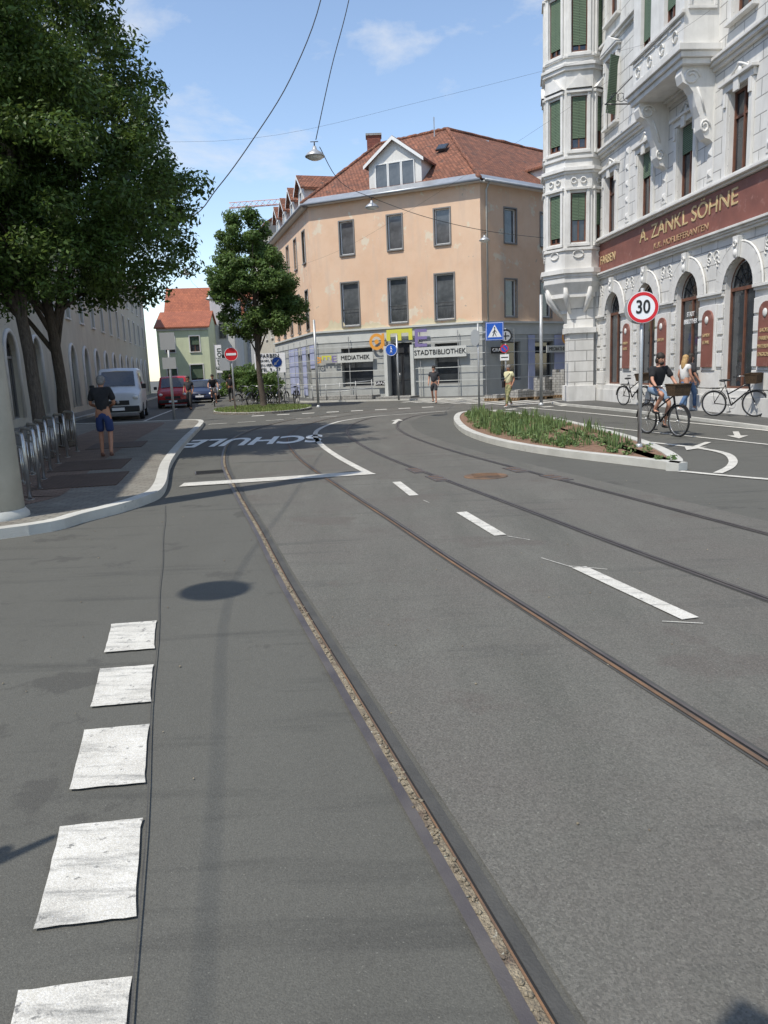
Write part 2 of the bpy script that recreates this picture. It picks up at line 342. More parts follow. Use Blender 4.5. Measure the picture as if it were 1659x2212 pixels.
for a,b in (((1.18,7.25),(1.36,7.05)),((1.32,6.35),(1.5,6.0)),((1.75,5.9),(1.48,6.05)),((.5,9.5),(.56,9.3)),((1.95,4.55),(1.72,4.62))):
    line([(a[0],a[1]),(b[0],b[1])],.010,.0125,1)
mb.obj('road_markings',kind='structure')
lp_=A('lettering_paint',(.84,.83,.78),.8,(.78,.77,.72),4,.3,160)
text('SCHULE',3.0,None,T(-3.2,19.5,.0135)@RZ(math.pi+.05),lp_,'road_lettering',sx=.318,ext=0,bold=.085,kind='structure')
mb=MB();P=[Vector((f(y)+.316+.006*math.sin(y*3),y,0)) for y in [9.9-.35*k for k in range(28)]];ribbon(mb,P,-.003,.003,.0155,tar)
ribbon(mb,cat([(-2.9,13.2),(-.8,13.6),(1.2,14.2),(2.5,14.5)],5),-.004,.004,.0075,tar)
mb.obj('asphalt_seams',kind='structure')
# left pavement
kl=cat([(-40,-4),(-14,4.2),(-8,6.6),(-4.2,8.1),(-3.5,9.05),(-3.15,10.1),(-3.2,11.2),(-4.0,14.6),(-4.9,19.5),(-5.8,25),(-6.3,27.6),(-6.8,28.7),(-7.8,29.0),(-9.5,29.0),(-11.8,29.4),(-12.7,31),(-14.3,40),(-24,92)],6)
mb=MB();kerb(mb,kl,-.17,0,0,.115,kerbm);mb.obj('kerb',kind='structure')
inn=offs(kl,-.17)
mb=MB();mb.prism([(p.x,p.y) for p in inn]+[(-70,92),(-70,-4)],0,.10,paver);mb.obj('pavement',kind='structure')
mb=MB();kk=kl[24:64];i2=offs(kk,-1.35);i3=offs(kk,-3.4)
mb.add([(p.x,p.y,.105) for p in i2]+[(p.x,p.y,.105) for p in i3],[(i,i+1,len(i2)+i+1,len(i2)+i) for i in range(len(i2)-1)],pslab);mb.obj('paved_strip',kind='structure')
mb=MB();kr=cat([(9.8,-2),(9.0,8),(8.55,16),(8.0,24),(7.3,29),(7.05,31.2),(7.9,33.2),(14,38),(30,50)],5)
kerb(mb,kr,0,.12,0,.08,kerbm)
kp=cat([(-9,75),(-5.6,52),(-5.0,46.5),(-4.4,44.4),(-2.5,43.2),(4.6,39.9),(6.2,39.9),(12,44.2),(30,58)],5);kerb(mb,kp,-.12,0,0,.09,kerbm)
mb.obj('kerb',kind='structure')
mb=MB();ik=offs(kr,.12);mb.prism([(p.x,p.y) for p in ik]+[(60,50),(60,-2)],0,.075,asph3)
ik=offs(kp,-.12);mb.prism([(p.x,p.y) for p in ik]+[(30,90),(-9,90)],0,.085,asph3);mb.obj('pavement',kind='structure')
def blades(n,pts_fn,hmin,hmax,w,m,name,z,seed=1,bend=.5):
    rg=random.Random(seed);vs=[];fs=[]
    for i in range(n):
        x,y,hs=pts_fn(rg);h=rg.uniform(hmin,hmax)*hs;a=rg.uniform(0,6.28);dx,dy=math.cos(a),math.sin(a);b=rg.uniform(0,bend)*h;ww=w*rg.uniform(.6,1.3);k=len(vs)
        px,py=-dy*ww,dx*ww
        vs+=[(x-px*.5,y-py*.5,z),(x+px*.5,y+py*.5,z),(x+dx*b*.35+px,y+dy*b*.35+py,z+h*.55),(x+dx*b*.35-px,y+dy*b*.35-py,z+h*.55),(x+dx*b,y+dy*b,z+h)]
        fs+=[(k,k+1,k+2,k+3),(k+3,k+2,k+4)]
    me=bpy.data.meshes.new(name);me.from_pydata(vs,[],fs);me.materials.append(m);return mk(name,me,None,Matrix(),kind='stuff')
def leafmesh(name,cl,n,size,m,seed,ratio=.45):
    rg=np.random.default_rng(seed);k=len(cl);c=np.array([x[:3] for x in cl]);rr_=np.array([x[3] for x in cl])
    idx=rg.integers(0,k,n);d=rg.normal(size=(n,3));d/=np.linalg.norm(d,axis=1)[:,None]
    rad_=rr_[idx]*rg.uniform(.3,1.1,n)**.7;p=c[idx]+d*rad_[:,None]*np.array([1,1,.75])
    nrm=d*.7+rg.normal(size=(n,3))*.6+np.array([0,0,.5]);nrm/=np.linalg.norm(nrm,axis=1)[:,None]
    a=rg.normal(size=(n,3));u=np.cross(nrm,a);u/=np.linalg.norm(u,axis=1)[:,None];v=np.cross(nrm,u);s=size*rg.uniform(.6,1.3,n)[:,None]
    V=np.stack([p-u*s,p+v*s*ratio,p+u*s,p-v*s*ratio],1).reshape(-1,3)
    me=bpy.data.meshes.new(name);me.vertices.add(4*n);me.vertices.foreach_set('co',V.ravel());me.loops.add(4*n);me.loops.foreach_set('vertex_index',np.arange(4*n,dtype=np.int32))
    me.polygons.add(n);me.polygons.foreach_set('loop_start',np.arange(0,4*n,4,dtype=np.int32));me.polygons.foreach_set('loop_total',np.full(n,4,dtype=np.int32));me.materials.append(m);me.update();me.validate();return me
isl=[(4.35,11.2),(3.9,12.1),(3.1,13.7),(2.55,15.3),(2.2,17.2),(2.05,19.5),(2.15,22.5),(2.4,24.9),(2.75,26.6),(3.3,27.2),(3.9,26.6),(4.5,24.8),(4.95,22),(5.1,18.5),(5.1,15.5),(4.9,13.2),(4.6,11.7)]
def inpoly(x,y,P):
    c=False;j=len(P)-1
    for i in range(len(P)):
        if (P[i][1]>y)!=(P[j][1]>y) and x<(P[j][0]-P[i][0])*(y-P[i][1])/(P[j][1]-P[i][1])+P[i][0]: c=not c
        j=i
    return c
ip=cat(isl+[isl[0]],4);mb=MB();kerb(mb,ip,0,.18,0,.12,kerbm);mb.obj('kerb',kind='structure')
inp=offs(ip,.18);ipoly=[(p.x,p.y) for p in inp][:-1]
mb=MB();mb.prism(ipoly,0,.10,soil);mb.obj('planting_bed',kind='structure')
ipl=[(p.x,p.y) for p in offs(ip,.36)][:-1]
rc=random.Random(3);cl=[];lc=[]
while len(cl)<125:
    x,y=rc.uniform(2,5.4),rc.uniform(11.3,27.2)
    if inpoly(x,y,ipl): cl.append((x,y,rc.uniform(.5,1.15)))
while len(lc)<190:
    x,y=rc.uniform(2,5.4),rc.uniform(11.3,27.2)
    if inpoly(x,y,ipl): r_=rc.uniform(.05,.13);lc.append((x,y,.10+r_*.6,r_))
def pf(rg):
    while 1:
        c=rg.choice(cl);x=rg.gauss(c[0],.07);y=rg.gauss(c[1],.08)
        if inpoly(x,y,ipl): return x,y,c[2]
blades(2800,pf,.10,.36,.011,plantm,'planting',.10,5,.4)
blades(220,pf,.25,.48,.005,grass,'flower_stalks',.10,9,.2)
mk('ground_cover',leafmesh('ground_cover',lc,7000,.036,plantm,15),None,Matrix(),kind='stuff')
tip=[(-5.5+2.3*math.cos(a)-.12*3.6*math.sin(a),36.4+3.6*math.sin(a)) for a in [i*math.pi/14 for i in range(28)]]
tp=[Vector((x,y,0)) for x,y in tip]+[Vector((*tip[0],0))]
mb=MB();kerb(mb,tp,-.15,0,0,.10,kerbm);mb.obj('kerb',kind='structure')
mb=MB();mb.prism(tip,0,.085,soil);mb.obj('planting_bed',kind='structure')
def gfn(rg):
    while 1:
        x,y=rg.uniform(-8.2,-2.8),rg.uniform(32.6,40.2)
        if inpoly(x,y,tip): return x,y,1
blades(6500,gfn,.05,.14,.012,grass,'grass',.085,11)
def cover(x,y,r,label,m=steel):
    mb=MB();mb.lathe([(0,.016),(r*.96,.016),(r,.010),(r,.004)],m,20,False)
    for i in range(-3,4): mb.box(-r*.6,r*.6,i*r*.22-.012,i*r*.22+.012,.016,.021,m)
    t=thing('manhole_cover',label,'manhole cover',T(x,y,0));mb.obj('cover_plate',t)
cover(1.55,11.45,.33,'round worn iron manhole cover set in the asphalt',rust)
for x,y,a in ((.82,11.4,.22),(.55,12.4,.22),(2.1,12.0,.22),(2.5,11.0,.3)):
    mb=MB();mb.box(-.11,.11,-.30,.30,.004,.015,steel)
    for k in (-.2,0,.2): mb.box(-.08,.08,k-.02,k+.02,.015,.019,rust)
    t=thing('rail_box_cover','rectangular steel cover beside the tram rail','rail cover',T(x,y,0)@RZ(a),'steel covers beside the rails');mb.obj('cover_plate',t)
mb=MB();mb.box(-.25,.25,-.2,.2,.004,.012,steel)
for k in range(7): mb.box(-.23,.23,-.18+k*.055,-.155+k*.055,.012,.02,groove)
t=thing('street_drain','slotted iron street drain beside the kerb','drain',T(-3.0,13.3,0)@RZ(.25));mb.obj('drain_grille',t)
for x,y in ((-4.75,12.1),(-5.4,14.3),(-6.35,18.6)):
    mb=MB();mb.box(-.62,.62,-.85,.85,.1,.114,grate);t=thing('tree_grate','rusty brown iron tree grate set in the pavement','tree grate',T(x,y,0)@RZ(.2),'iron tree grates in the pavement');mb.obj('grate_plate',t)
# ---------------- windows ----------------
WC={}
def arcpts(r,zc,n=12): return [(-r*math.cos(math.pi*i/n),zc+r*math.sin(math.pi*i/n)) for i in range(n+1)]
wrg=random.Random(12)
def window(par,M,w,h,kind='wood',arch=False,name='window'):
    key=(round(w,2),round(h,2),kind,arch)
    if key not in WC:
        f=MB();g=MB();fm={'wood':brown,'peach':wframe,'dark':dframe,'white':wframe,'shut':brown,'grey':gframe}[kind]
        gm=glassp if kind=='peach' else glass
        b=.06;r=w/2
        if arch:
            zs=h-r
            f.box(-r,-r+b,0,.07,0,zs,fm);f.box(r-b,r,0,.07,0,zs,fm);f.box(-r+b,r-b,0,.07,0,b,fm);f.box(-r+b,r-b,-.01,.06,zs-b,zs+b*.5,fm)
            o=arcpts(r,zs);i_=arcpts(r-b,zs)
            for k in range(12):
                f.add([(o[k][0],0,o[k][1]),(o[k+1][0],0,o[k+1][1]),(i_[k+1][0],0,i_[k+1][1]),(i_[k][0],0,i_[k][1])],[(0,1,2,3)],fm)
            f.box(-.03,.03,.002,.06,b,zs-b,fm)
            for k in range(1,6):
                a=math.pi*k/6;f.tube([(.12*math.cos(a),.03,zs+.12*math.sin(a)),((r-b)*math.cos(a),.03,zs+(r-b)*math.sin(a))],.012,dframe,4)
            f.tube([(.5*r*math.cos(a),.03,zs+.5*r*math.sin(a)) for a in [math.pi*k/10 for k in range(11)]],.012,dframe,4)
            g.poly([(-r+b,.05,b),(r-b,.05,b)]+[(x,.05,z) for x,z in i_[::-1]],gm)
        else:
            if kind=='peach':
                for q in ((-r-.07,-r,-.07,h+.07),(r,r+.07,-.07,h+.07)): f.box(q[0],q[1],-.14,.0,q[2],q[3],gframe)
                f.box(-r,r,-.14,0,h,h+.07,gframe);f.box(-r-.02,r+.02,-.19,0,-.07,0,gframe)
            f.box(-r,-r+b,0,.07,0,h,fm);f.box(r-b,r,0,.07,0,h,fm);f.box(-r+b,r-b,0,.07,0,b,fm);f.box(-r+b,r-b,0,.07,h-b,h,fm)
            if kind in('wood','shut','white'):
                f.box(-.03,.03,-.005,.065,b,h-b,fm);f.box(-r+b,-.03,.003,.06,h*.68,h*.68+.06,fm);f.box(.03,r-b,.003,.06,h*.68,h*.68+.06,fm)
            if kind=='peach' and h>2:
                for k in range(11): x=-r+b+(k+.5)*(w-2*b)/11;f.tube([(x,-.05,.1),(x,-.05,.9)],.008,dframe,4)
                f.tube([(-r,-.05,.9),(r,-.05,.9)],.014,dframe,5)
            g.poly([(-r+b,.05,b),(r-b,.05,b),(r-b,.05,h-b),(-r+b,.05,h-b)],gm)
        WC[key]=(f.mesh('window'),g.mesh('pane'))
    o=mk(name,WC[key][0],par,M);mk('pane',WC[key][1],o,M)
    if kind=='shut' or (kind=='wood' and not arch and wrg.random()<.35):
        lv=wrg.choice((.12,.2,.35,.35,.45)) if kind=='shut' else .62
        k2=key+('s',lv)
        if k2 not in WC:
            s=MB();s.box(-w/2+.05,w/2-.05,-.03,-.008,h*lv,h-.03,greens);WC[k2]=s.mesh('roller_blind')
        mk('roller_blind',WC[k2],o,M)
    return o
def wallgrid(mb,x0,x1,z0,z1,ops,dep,m,mr=None,y=0):
    mr=mr or m
    xs=sorted({x0,x1}|{o[0] for o in ops}|{o[1] for o in ops});zs=sorted({z0,z1}|{o[2] for o in ops}|{o[3] for o in ops})
    xs=[x for x in xs if x0<=x<=x1];zs=[z for z in zs if z0<=z<=z1]
    for i in range(len(xs)-1):
        for j in range(len(zs)-1):
            cx,cz=(xs[i]+xs[i+1])/2,(zs[j]+zs[j+1])/2
            if any(o[0]<cx<o[1] and o[2]<cz<o[3] for o in ops): continue
            mb.poly([(xs[i],y,zs[j]),(xs[i+1],y,zs[j]),(xs[i+1],y,zs[j+1]),(xs[i],y,zs[j+1])],m)
    for o in ops:
        a,b,c,d=o[:4];ar=len(o)>4 and o[4];zt=d-(b-a)/2 if ar else d
        mb.poly([(a,y,c),(a,y+dep,c),(a,y+dep,zt),(a,y,zt)][::-1],mr);mb.poly([(b,y,c),(b,y+dep,c),(b,y+dep,zt),(b,y,zt)],mr)
        mb.poly([(a,y,c),(b,y,c),(b,y+dep,c),(a,y+dep,c)],mr)
        if ar:
            P=[((a+b)/2+p[0],p[1]) for p in arcpts((b-a)/2,zt)]
            for k in range(12):
                p,q=P[k],P[k+1];mb.poly([(p[0],y,p[1]),(q[0],y,q[1]),(q[0],y,d),(p[0],y,d)],m)
                mb.poly([(p[0],y,p[1]),(p[0],y+dep,p[1]),(q[0],y+dep,q[1]),(q[0],y,q[1])],mr)
        else: mb.poly([(a,y,d),(a,y+dep,d),(b,y+dep,d),(b,y,d)],mr)
# ---------------- peach corner building ----------------
PL=Vector((-3.65,46.29));PR=Vector((5.6,41.96));LF=(PR-PL).length
DF=(PR-PL).normalized();DR=Vector((.79,.61)).normalized();DL=Vector((.28,-.96)).normalized()
FF=frame(PL,DF);FR=frame(PR,DR);PLB=PL-DL*15;FL=frame(PLB,DL)
pb=thing('corner_building','peach rendered corner building with red tiled hip roof','building',T(PL.x,PL.y,0))
I=WM[pb].inverted()
wsF=[(2.4,8.1,.86,1.8),(5.35,8.1,.86,1.8),(8.1,8.1,.86,1.8),(2.45,4.2,1.08,2.38),(5.4,4.2,1.08,2.38),(8.15,4.2,1.08,2.38)]
wsR=[(c+2.25,z,.9,h) for c in (0,2.9,5.8,8.7,11.6) for z,h in ((8.1,1.75),(4.25,1.95))]
wsL=[(15-c,z,.85,h) for c in (1.7,4.5,7.3,10.1,12.9) for z,h in ((8.1,1.8),(4.2,2.3))]
mb=MB()
for F,Ln,ws in ((FF,LF,wsF),(FR,20,wsR),(FL,15,wsL)):
    mb.M=I@F;wallgrid(mb,0,Ln,3.95,11.0,[(x-ww/2,x+ww/2,z,z+h) for x,z,ww,h in ws],.16,peach)
    for x,z,ww,h in ws: window(pb,F@T(x,.10,z),ww,h,'peach')
mb.obj('wall',pb)
mb=MB();gops={0:[(1.7,3.7,.75,2.95),(4.75,6.15,.02,3.1),(7.5,8.9,.75,2.95)],1:[(1.4,3.0,.8,2.9),(4.2,5.8,.8,2.9),(7.2,8.6,.8,2.9)],2:[(9.5,10.8,.8,2.8),(12.3,13.4,.8,2.8)]}
for k,(F,Ln) in enumerate(((FF,LF),(FR,20),(FL,15))):
    mb.M=I@F;wallgrid(mb,0,Ln,0,3.9,gops[k],.3,gf)
    for a,b,c,d in gops[k]:
        if c<.1: continue
        window(pb,F@T((a+b)/2,.2,c),b-a,d-c,'grey',name='shop_window')
    mb.box(-.1,Ln+.1,-.14,.0,3.9,4.0,gfl);mb.box(0,Ln,-.03,0,3.3,3.9,gfl)
mb.obj('shop_wall',pb)
rp=random.Random(4)
for x0,x1,zt in ((.6,2.3,4.75),(2.35,4.8,4.35),(6.2,7.9,4.5),(8.0,9.6,4.25)):
    mb=MB();mb.M=I@FF;n=22;top=[(x0+(x1-x0)*i/n,-.004,4.02+(zt-4.0)*(.45+.55*rp.random())*math.sin(math.pi*min(.97,max(0.05,i/n)))) for i in range(n+1)]
    mb.poly([(x0,-.004,4.002),(x1,-.004,4.002)]+top[::-1],cream);mb.obj('plaster_patch',pb)
mb=MB()
for F,Ln in ((FF,LF),(FR,14),(FL,15)):
    mb.M=I@F
    for z in (.95,1.65,2.35,3.05):
        if F is FF:
            for a,b in ((-.2,4.65),(6.25,Ln+.2)): mb.box(a,b,-.20,-.185,z-.016,z+.016,gfl)
        else: mb.box(-.1,Ln,-.20,-.185,z-.016,z+.016,gfl)
    for k in range(int(Ln/2.2)+1):
        x=.1+k*2.2
        if F is FF and 4.6<x<6.3: continue
        mb.box(x-.02,x+.02,-.185,-.15,0.1,3.6,metalg)
mb.obj('facade_rail',pb)
for F,b_ in ((FF,(1.6,3.85,2.15,2.68)),(FF,(6.35,9.4,2.2,2.78)),(FR,(4.9,6.9,2.25,2.65))):
    mb=MB();mb.M=I@F;mb.box(b_[0],b_[1],-.27,-.23,b_[2],b_[3],gfl);mb.obj('sign_panel',pb)
for F,b_ in ((FR,(3.6,4.15,.2,3.25)),(FR,(5.85,7.15,.2,3.25)),(FR,(8.7,14,.2,3.25)),(FL,(6,9.4,.25,3.25)),(FL,(10.9,12.2,.25,3.25)),(FL,(13.5,14.8,1.9,3.25))):
    mb=MB();mb.M=I@F;mb.box(b_[0],b_[1],-.05,-.02,b_[2],b_[3],lav);mb.obj('lavender_panel',pb)
def ft(F,s,x,z,size,m,y=-.285,**k): return text(s,size,pb,F@T(x,y,z)@RX(math.pi/2),m,**k)
ft(FF,'MEDIATHEK',2.72,2.41,.34,signblack,sx=1.0);ft(FF,'STADTBIBLIOTHEK',7.88,2.49,.37,signblack,sx=.95);ft(FR,'MEDIATHEK',5.9,2.45,.3,signblack)
ft(FF,'GRAZ',4.25,.92,.24,signwhite,y=-.3);ft(FR,'GRAZ',.9,2.45,.26,signwhite,y=-.3,sx=1.3)
mb=MB();mb.M=I@FF;mb.box(3.95,4.55,-.27,-.235,.78,1.05,signblack);mb.obj('name_plate',pb)
mb=MB();mb.M=I@FR;mb.box(.4,1.4,-.27,-.235,2.28,2.62,signblack);mb.obj('name_plate',pb)
def logo(F,x,z,s,nm='logo'):
    Mw=F@T(x,-.25,z)@SC(s,1,s)
    mb=MB();n=32
    for r0,r1 in ((.30,.48),(.0,.14)):
        a=[(r1*math.cos(t),-.03,r1*math.sin(t)) for t in [i*math.pi/16 for i in range(n)]];b=[(r0*math.cos(t),-.03,r0*math.sin(t)) for t in [i*math.pi/16 for i in range(n)]]
        mb.add(a+b,[(i,(i+1)%n,n+(i+1)%n,n+i) for i in range(n)],orangel)
    mb.box(.34,.50,-.028,0,-.46,.46,orangel)
    mb.box(.66,2.3,-.03,0,.42,.64,yellowl)
    for k in range(3): mb.box(.66+k*.70,.90+k*.70,-.03,0,0.0,.42,yellowl)
    mb.box(2.45,2.64,-.03,0,-.42,.58,purplel)
    for k in range(3): mb.box(2.64,3.2,-.03,0,-.42+k*.41,-.25+k*.41,purplel)
    mb.obj(nm,pb,Mw)
logo(FF,4.12,3.22,.95);logo(FF,.3,2.35,.38);logo(FR,6.6,3.1,.8)
for x in (5.1,5.8):
    mb=MB();b=.05;mb.box(-.33,-.28,0,.05,0,2.5,dframe);mb.box(.28,.33,0,.05,0,2.5,dframe);mb.box(-.28,.28,0,.05,0,.12,dframe);mb.box(-.28,.28,0,.05,2.4,2.5,dframe);mb.box(-.28,.28,0,.05,1.0,1.04,dframe)
    mb.poly([(-.28,.03,.12),(.28,.03,.12),(.28,.03,2.4),(-.28,.03,2.4)],glass)
    d=mb.obj('door',pb,FF@T(x,.2,.05));h=MB();h.tube([(.2,-.06,.9),(.2,-.06,1.4)],.015,stainl,6);h.obj('handle',d,FF@T(x,.2,.05))
mb=MB();mb.M=I@FF;mb.box(4.75,6.15,.15,.25,2.55,3.1,dframe);mb.poly([(4.76,.28,.03),(6.14,.28,.03),(6.14,.28,3.1),(4.76,.28,3.1)],dframe);mb.box(4.55,4.75,-.32,0,.05,2.95,gfl);mb.box(6.15,6.35,-.32,0,.05,2.95,gfl);mb.box(4.4,6.5,-1.3,-.0,.085,.18,concrete);mb.obj('entrance_surround',pb)
mb=MB();mb.M=I@FF
for z in (.55,.95): mb.tube([(.5,-1.5,z-.1),(2.2,-1.5,z),(4.3,-1.5,z+.15)],.022,metalg,6)
for x in (.5,1.4,2.3,3.3,4.3): mb.tube([(x,-1.5,.08),(x,-1.5,.9+.06*x)],.02,metalg,6)
mb.prism([(.5,-1.45),(4.3,-1.45),(4.3,-.4),(.5,-.4)],.085,.3,concrete);mb.obj('ramp_railing',pb)
def at(F,x,y,z): return F@Vector((x,y,z))
ov=.35;ze=11.05
eL=at(FF,-.25,-ov,ze);eR=at(FF,LF+.12,-ov,ze);
A_=Vector((.6,51.8,15.6));B_=Vector((4.7,49.6,15.7));C_=Vector((18,59.8,15.4));A2=Vector((-2.9,64.3,15.4))
eRB=at(FR,20,-ov,ze);eLB=at(FL,0,-ov,ze)
mb=MB();mb.M=I
for p in ([eL,eR,B_,A_],[eR,eRB,C_,B_],[eLB,eL,A_,A2],[A_,B_,C_,Vector((14,66,11)),A2]): mb.poly(p,tile)
rf=mb.obj('roof',pb)
for a,b in ([eL,A_],[eR,B_],[A_,B_],[B_,C_],[A_,A2]):
    mb=MB();mb.M=I;n=24;rj=random.Random(2);mb.tube([a.lerp(b,i/n)+Vector((rj.uniform(-.02,.02),0,.03+rj.uniform(-.02,.02))) for i in range(n+1)],[.10+.03*(i%2) for i in range(n+1)],tile,7);mb.obj('ridge_tiles',rf,WM[pb])
for F,x0,x1 in ((FF,-.25,LF+.12),(FR,.0,20),(FL,0,15.2)):
    mb=MB();mb.M=I@F;mb.box(x0,x1,-ov,0.0,10.93,11.0,wframe);mb.tube([(x0,-ov-.05,11.0),(x1,-ov-.05,11.0)],.075,zinc,8);mb.obj('gutter',pb)
for e0,e1,t0,t1 in ((eL,eR,A_,B_),(eR,eRB,B_,C_),(eLB,eL,A2,A_)):
    mb=MB();mb.M=I;k=.075;u_=Vector((0,0,.03));mb.poly([e0+u_,e1+u_,e1.lerp(t1,k)+u_,e0.lerp(t0,k)+u_],zinc);mb.obj('roof_flashing',pb)
mb=MB();mb.M=I@FR;mb.tube([(.35,-.12,3.9),(.35,-.12,10.6),(.35,-.35,10.95)],.05,lightpole,8);mb.obj('downpipe',pb)
def dormer(par,F,x,w,zb,h,gh,dep,y=.3,win=(1.9,1.25),mr=tile,mw=white,nw=3):
    M=F@T(x,y,zb);mb=MB();r=w/2
    mb.poly([(-r,0,0),(r,0,0),(r,0,h),(0,0,h+gh),(-r,0,h)],mw);mb.poly([(r,0,0),(r,dep,0),(r,dep,h),(r,0,h)],mw);mb.poly([(-r,dep,0),(-r,0,0),(-r,0,h),(-r,dep,h)],mw)
    d=mb.obj('dormer',par,M)
    mb=MB();e=.22;k=gh/r
    for s in (-1,1):
        o=[(0,-.25,h+gh+.06),(s*(r+e),-.25,h-e*k+.06),(s*(r+e),dep,h-e*k+.06),(0,dep,h+gh+.06)];o2=[(a,b,c-.12) for a,b,c in o]
        mb.add(o+o2,[(0,1,2,3),(4,7,6,5),(0,4,5,1),(1,5,6,2),(2,6,7,3)],mr)
        mb.add([(0,-.27,h+gh+.04),(s*(r+e),-.27,h-e*k+.04),(s*(r+e),-.27,h-e*k-.14),(0,-.27,h+gh-.16)],[(0,1,2,3)],wframe)
    mb.obj('dormer_roof',d,M)
    ww,hh=win
    for i in range(nw):
        a=-ww/2+ww/nw*(i+.5);g=MB();W=ww/nw-.02
        g.box(-W/2,-W/2+.05,-.06,-.01,0,hh,wframe);g.box(W/2-.05,W/2,-.06,-.01,0,hh,wframe);g.box(-W/2+.05,W/2-.05,-.06,-.01,0,.05,wframe);g.box(-W/2+.05,W/2-.05,-.06,-.01,hh-.05,hh,wframe)
        g.poly([(-W/2+.05,-.025,.05),(W/2-.05,-.025,.05),(W/2-.05,-.025,hh-.05),(-W/2+.05,-.025,hh-.05)],glassp);g.obj('dormer_window',d,M@T(a,0,.22))
dormer(pb,FF,5.35,3.1,11.15,1.6,1.15,4.5,win=(2.35,1.3))
for c,ww in ((3.2,2.0),(6.4,1.6),(9.4,1.6),(12.2,1.6)): dormer(pb,FL,15-c,ww,11.3,1.3,.75,3.5,win=(.8,.9),nw=1)
dormer(pb,FR,7.2,2.2,11.4,1.3,.5,4.0,win=(1.4,1.0),nw=2)
for (x,y,z,s,h) in ((.3,54.2,13.9,.45,2.8),(7.3,51.2,14.6,.12,.8),(10,53.2,14.5,.1,.7),(3.9,49.2,15.1,.03,1.2)):
    mb=MB();mb.box(-s,s,-s,s,0,h,brickred if s>.2 else zinc);
    if s>.2: mb.box(-s-.07,s+.07,-s-.07,s+.07,h,h+.12,concrete)
    mb.obj('chimney' if s>.2 else 'vent_pipe',rf,T(x,y,z))
mb=MB();mb.box(-.3,.3,-.05,.05,0,.7,dframe);mb.poly([(-.24,-.06,.06),(.24,-.06,.06),(.24,-.06,.64),(-.24,-.06,.64)],glass);mb.obj('skylight',rf,FF@T(6.9,3.3,13.72)@RX(-.95))
# ---------------- white building ----------------
WP=(8.99,32.04);WD=(.0724,-.9974);FW=frame(WP,WD)
wb=thing('stucco_building','ornate white stucco building with corner oriel and brown shop band','building',FW)
arc=[1.72,4.75,7.8,10.78,13.8,16.8];wx=[1.26,4.46,7.4,10.4,13.4,16.4];AR=.76
ops=[(a-AR,a+AR,.75 if i!=2 else .1,4.2,True) for i,a in enumerate(arc)]
ops+=[(x-.52,x+.52,6.42,8.55) for x in wx]+[(x-.5,x+.5,10.3,12.6) for x in wx if not 5.7<x<9.1]+[(x-.5,x+.5,13.9,15.9) for x in wx if not 5.7<x<9.1]
mb=MB();wallgrid(mb,0,19,0,17,ops,.26,stone,stucco);mb.obj('wall',wb,FW)
mb=MB();mb.M=FW.inverted();mb.add([(7.8,32.35,0),(7.8,32.35,17),(20,41.8,0),(20,41.8,17),(8.99,32.04,0),(8.99,32.04,17)],[(0,1,3,2),(4,5,1,0)],stone)
e=FW@Vector((19,0,0));mb.add([(e.x,e.y,0),(26,13,0),(26,13,17),(e.x,e.y,17)],[(0,1,2,3)],stucco);mb.poly([(8.99,32.04,17),(e.x,e.y,17),(26,13,17),(20,41.8,17),(7.8,32.35,17)],zinc);mb.obj('side_wall',wb,FW)
for i,a in enumerate(arc): window(wb,FW@T(a,.15,ops[i][2]),2*AR,4.2-ops[i][2],'wood',True,'arched_window')
for x in wx:
    window(wb,FW@T(x,.13,6.42),1.04,2.13,'wood')
    if not 5.7<x<9.1: window(wb,FW@T(x,.13,10.3),1.0,2.3,'wood');window(wb,FW@T(x,.13,13.9),1.0,2.0,'wood')
amb=MB();n=13;zc=4.2-AR
for k in range(n):
    t0=math.pi*k/n+.012;t1=math.pi*(k+1)/n-.012;r0=AR+.02;r1_=AR+.38 if k!=n//2 else AR+.56
    P=[(r*math.cos(t),zc+r*math.sin(t)) for r,t in ((r0,t0),(r1_,t0),(r1_,t1),(r0,t1))]
    y=-.09 if k!=n//2 else -.18
    amb.add([(x,0,z) for x,z in P]+[(x,y,z) for x,z in P],[(4,5,6,7)[::-1],(0,1,5,4),(1,2,6,5),(2,3,7,6),(3,0,4,7)],stucco)
amb.tube([((AR+.42)*math.cos(t),-.06,zc+(AR+.42)*math.sin(t)) for t in [math.pi*k/14 for k in range(15)]],.035,stucco,6)
amb.tube([(.09*math.cos(t)*(1-t/16),-.20,zc+AR+.36+.09*math.sin(t)*(1-t/16)) for t in [k*.7 for k in range(12)]],.025,stucco,5);amb.ell((0,-.18,zc+AR+.12),(.08,.06,.11),stucco,8,6)
for s in (-1,1):
    for k in range(3):
        r=.17-.04*k;amb.tube([(s*(1.30-.05*k)+r*math.cos(t)*.8,-.02,4.44-k*.12+r*math.sin(t)*.8) for t in [j*.6 for j in range(9)]],.018,stucco,5)
am=amb.mesh('arch_surround')
for a in arc: mk('arch_surround',am,wb,FW@T(a,0,0),.012)
def moulding(mb,x0,x1,z,prof,m,y=0):
    for o,z0,z1 in prof: mb.box(x0,x1,-o+y,0.0+y,z+z0,z+z1,m)
mb=MB();moulding(mb,0,19,0,[(.12,0,.55),(.08,.552,.72)],stucco);mb.obj('plinth',wb,FW,.01)
edges=[0]+[v for a in arc for v in (a-AR-.02,a+AR+.02)]+[19]
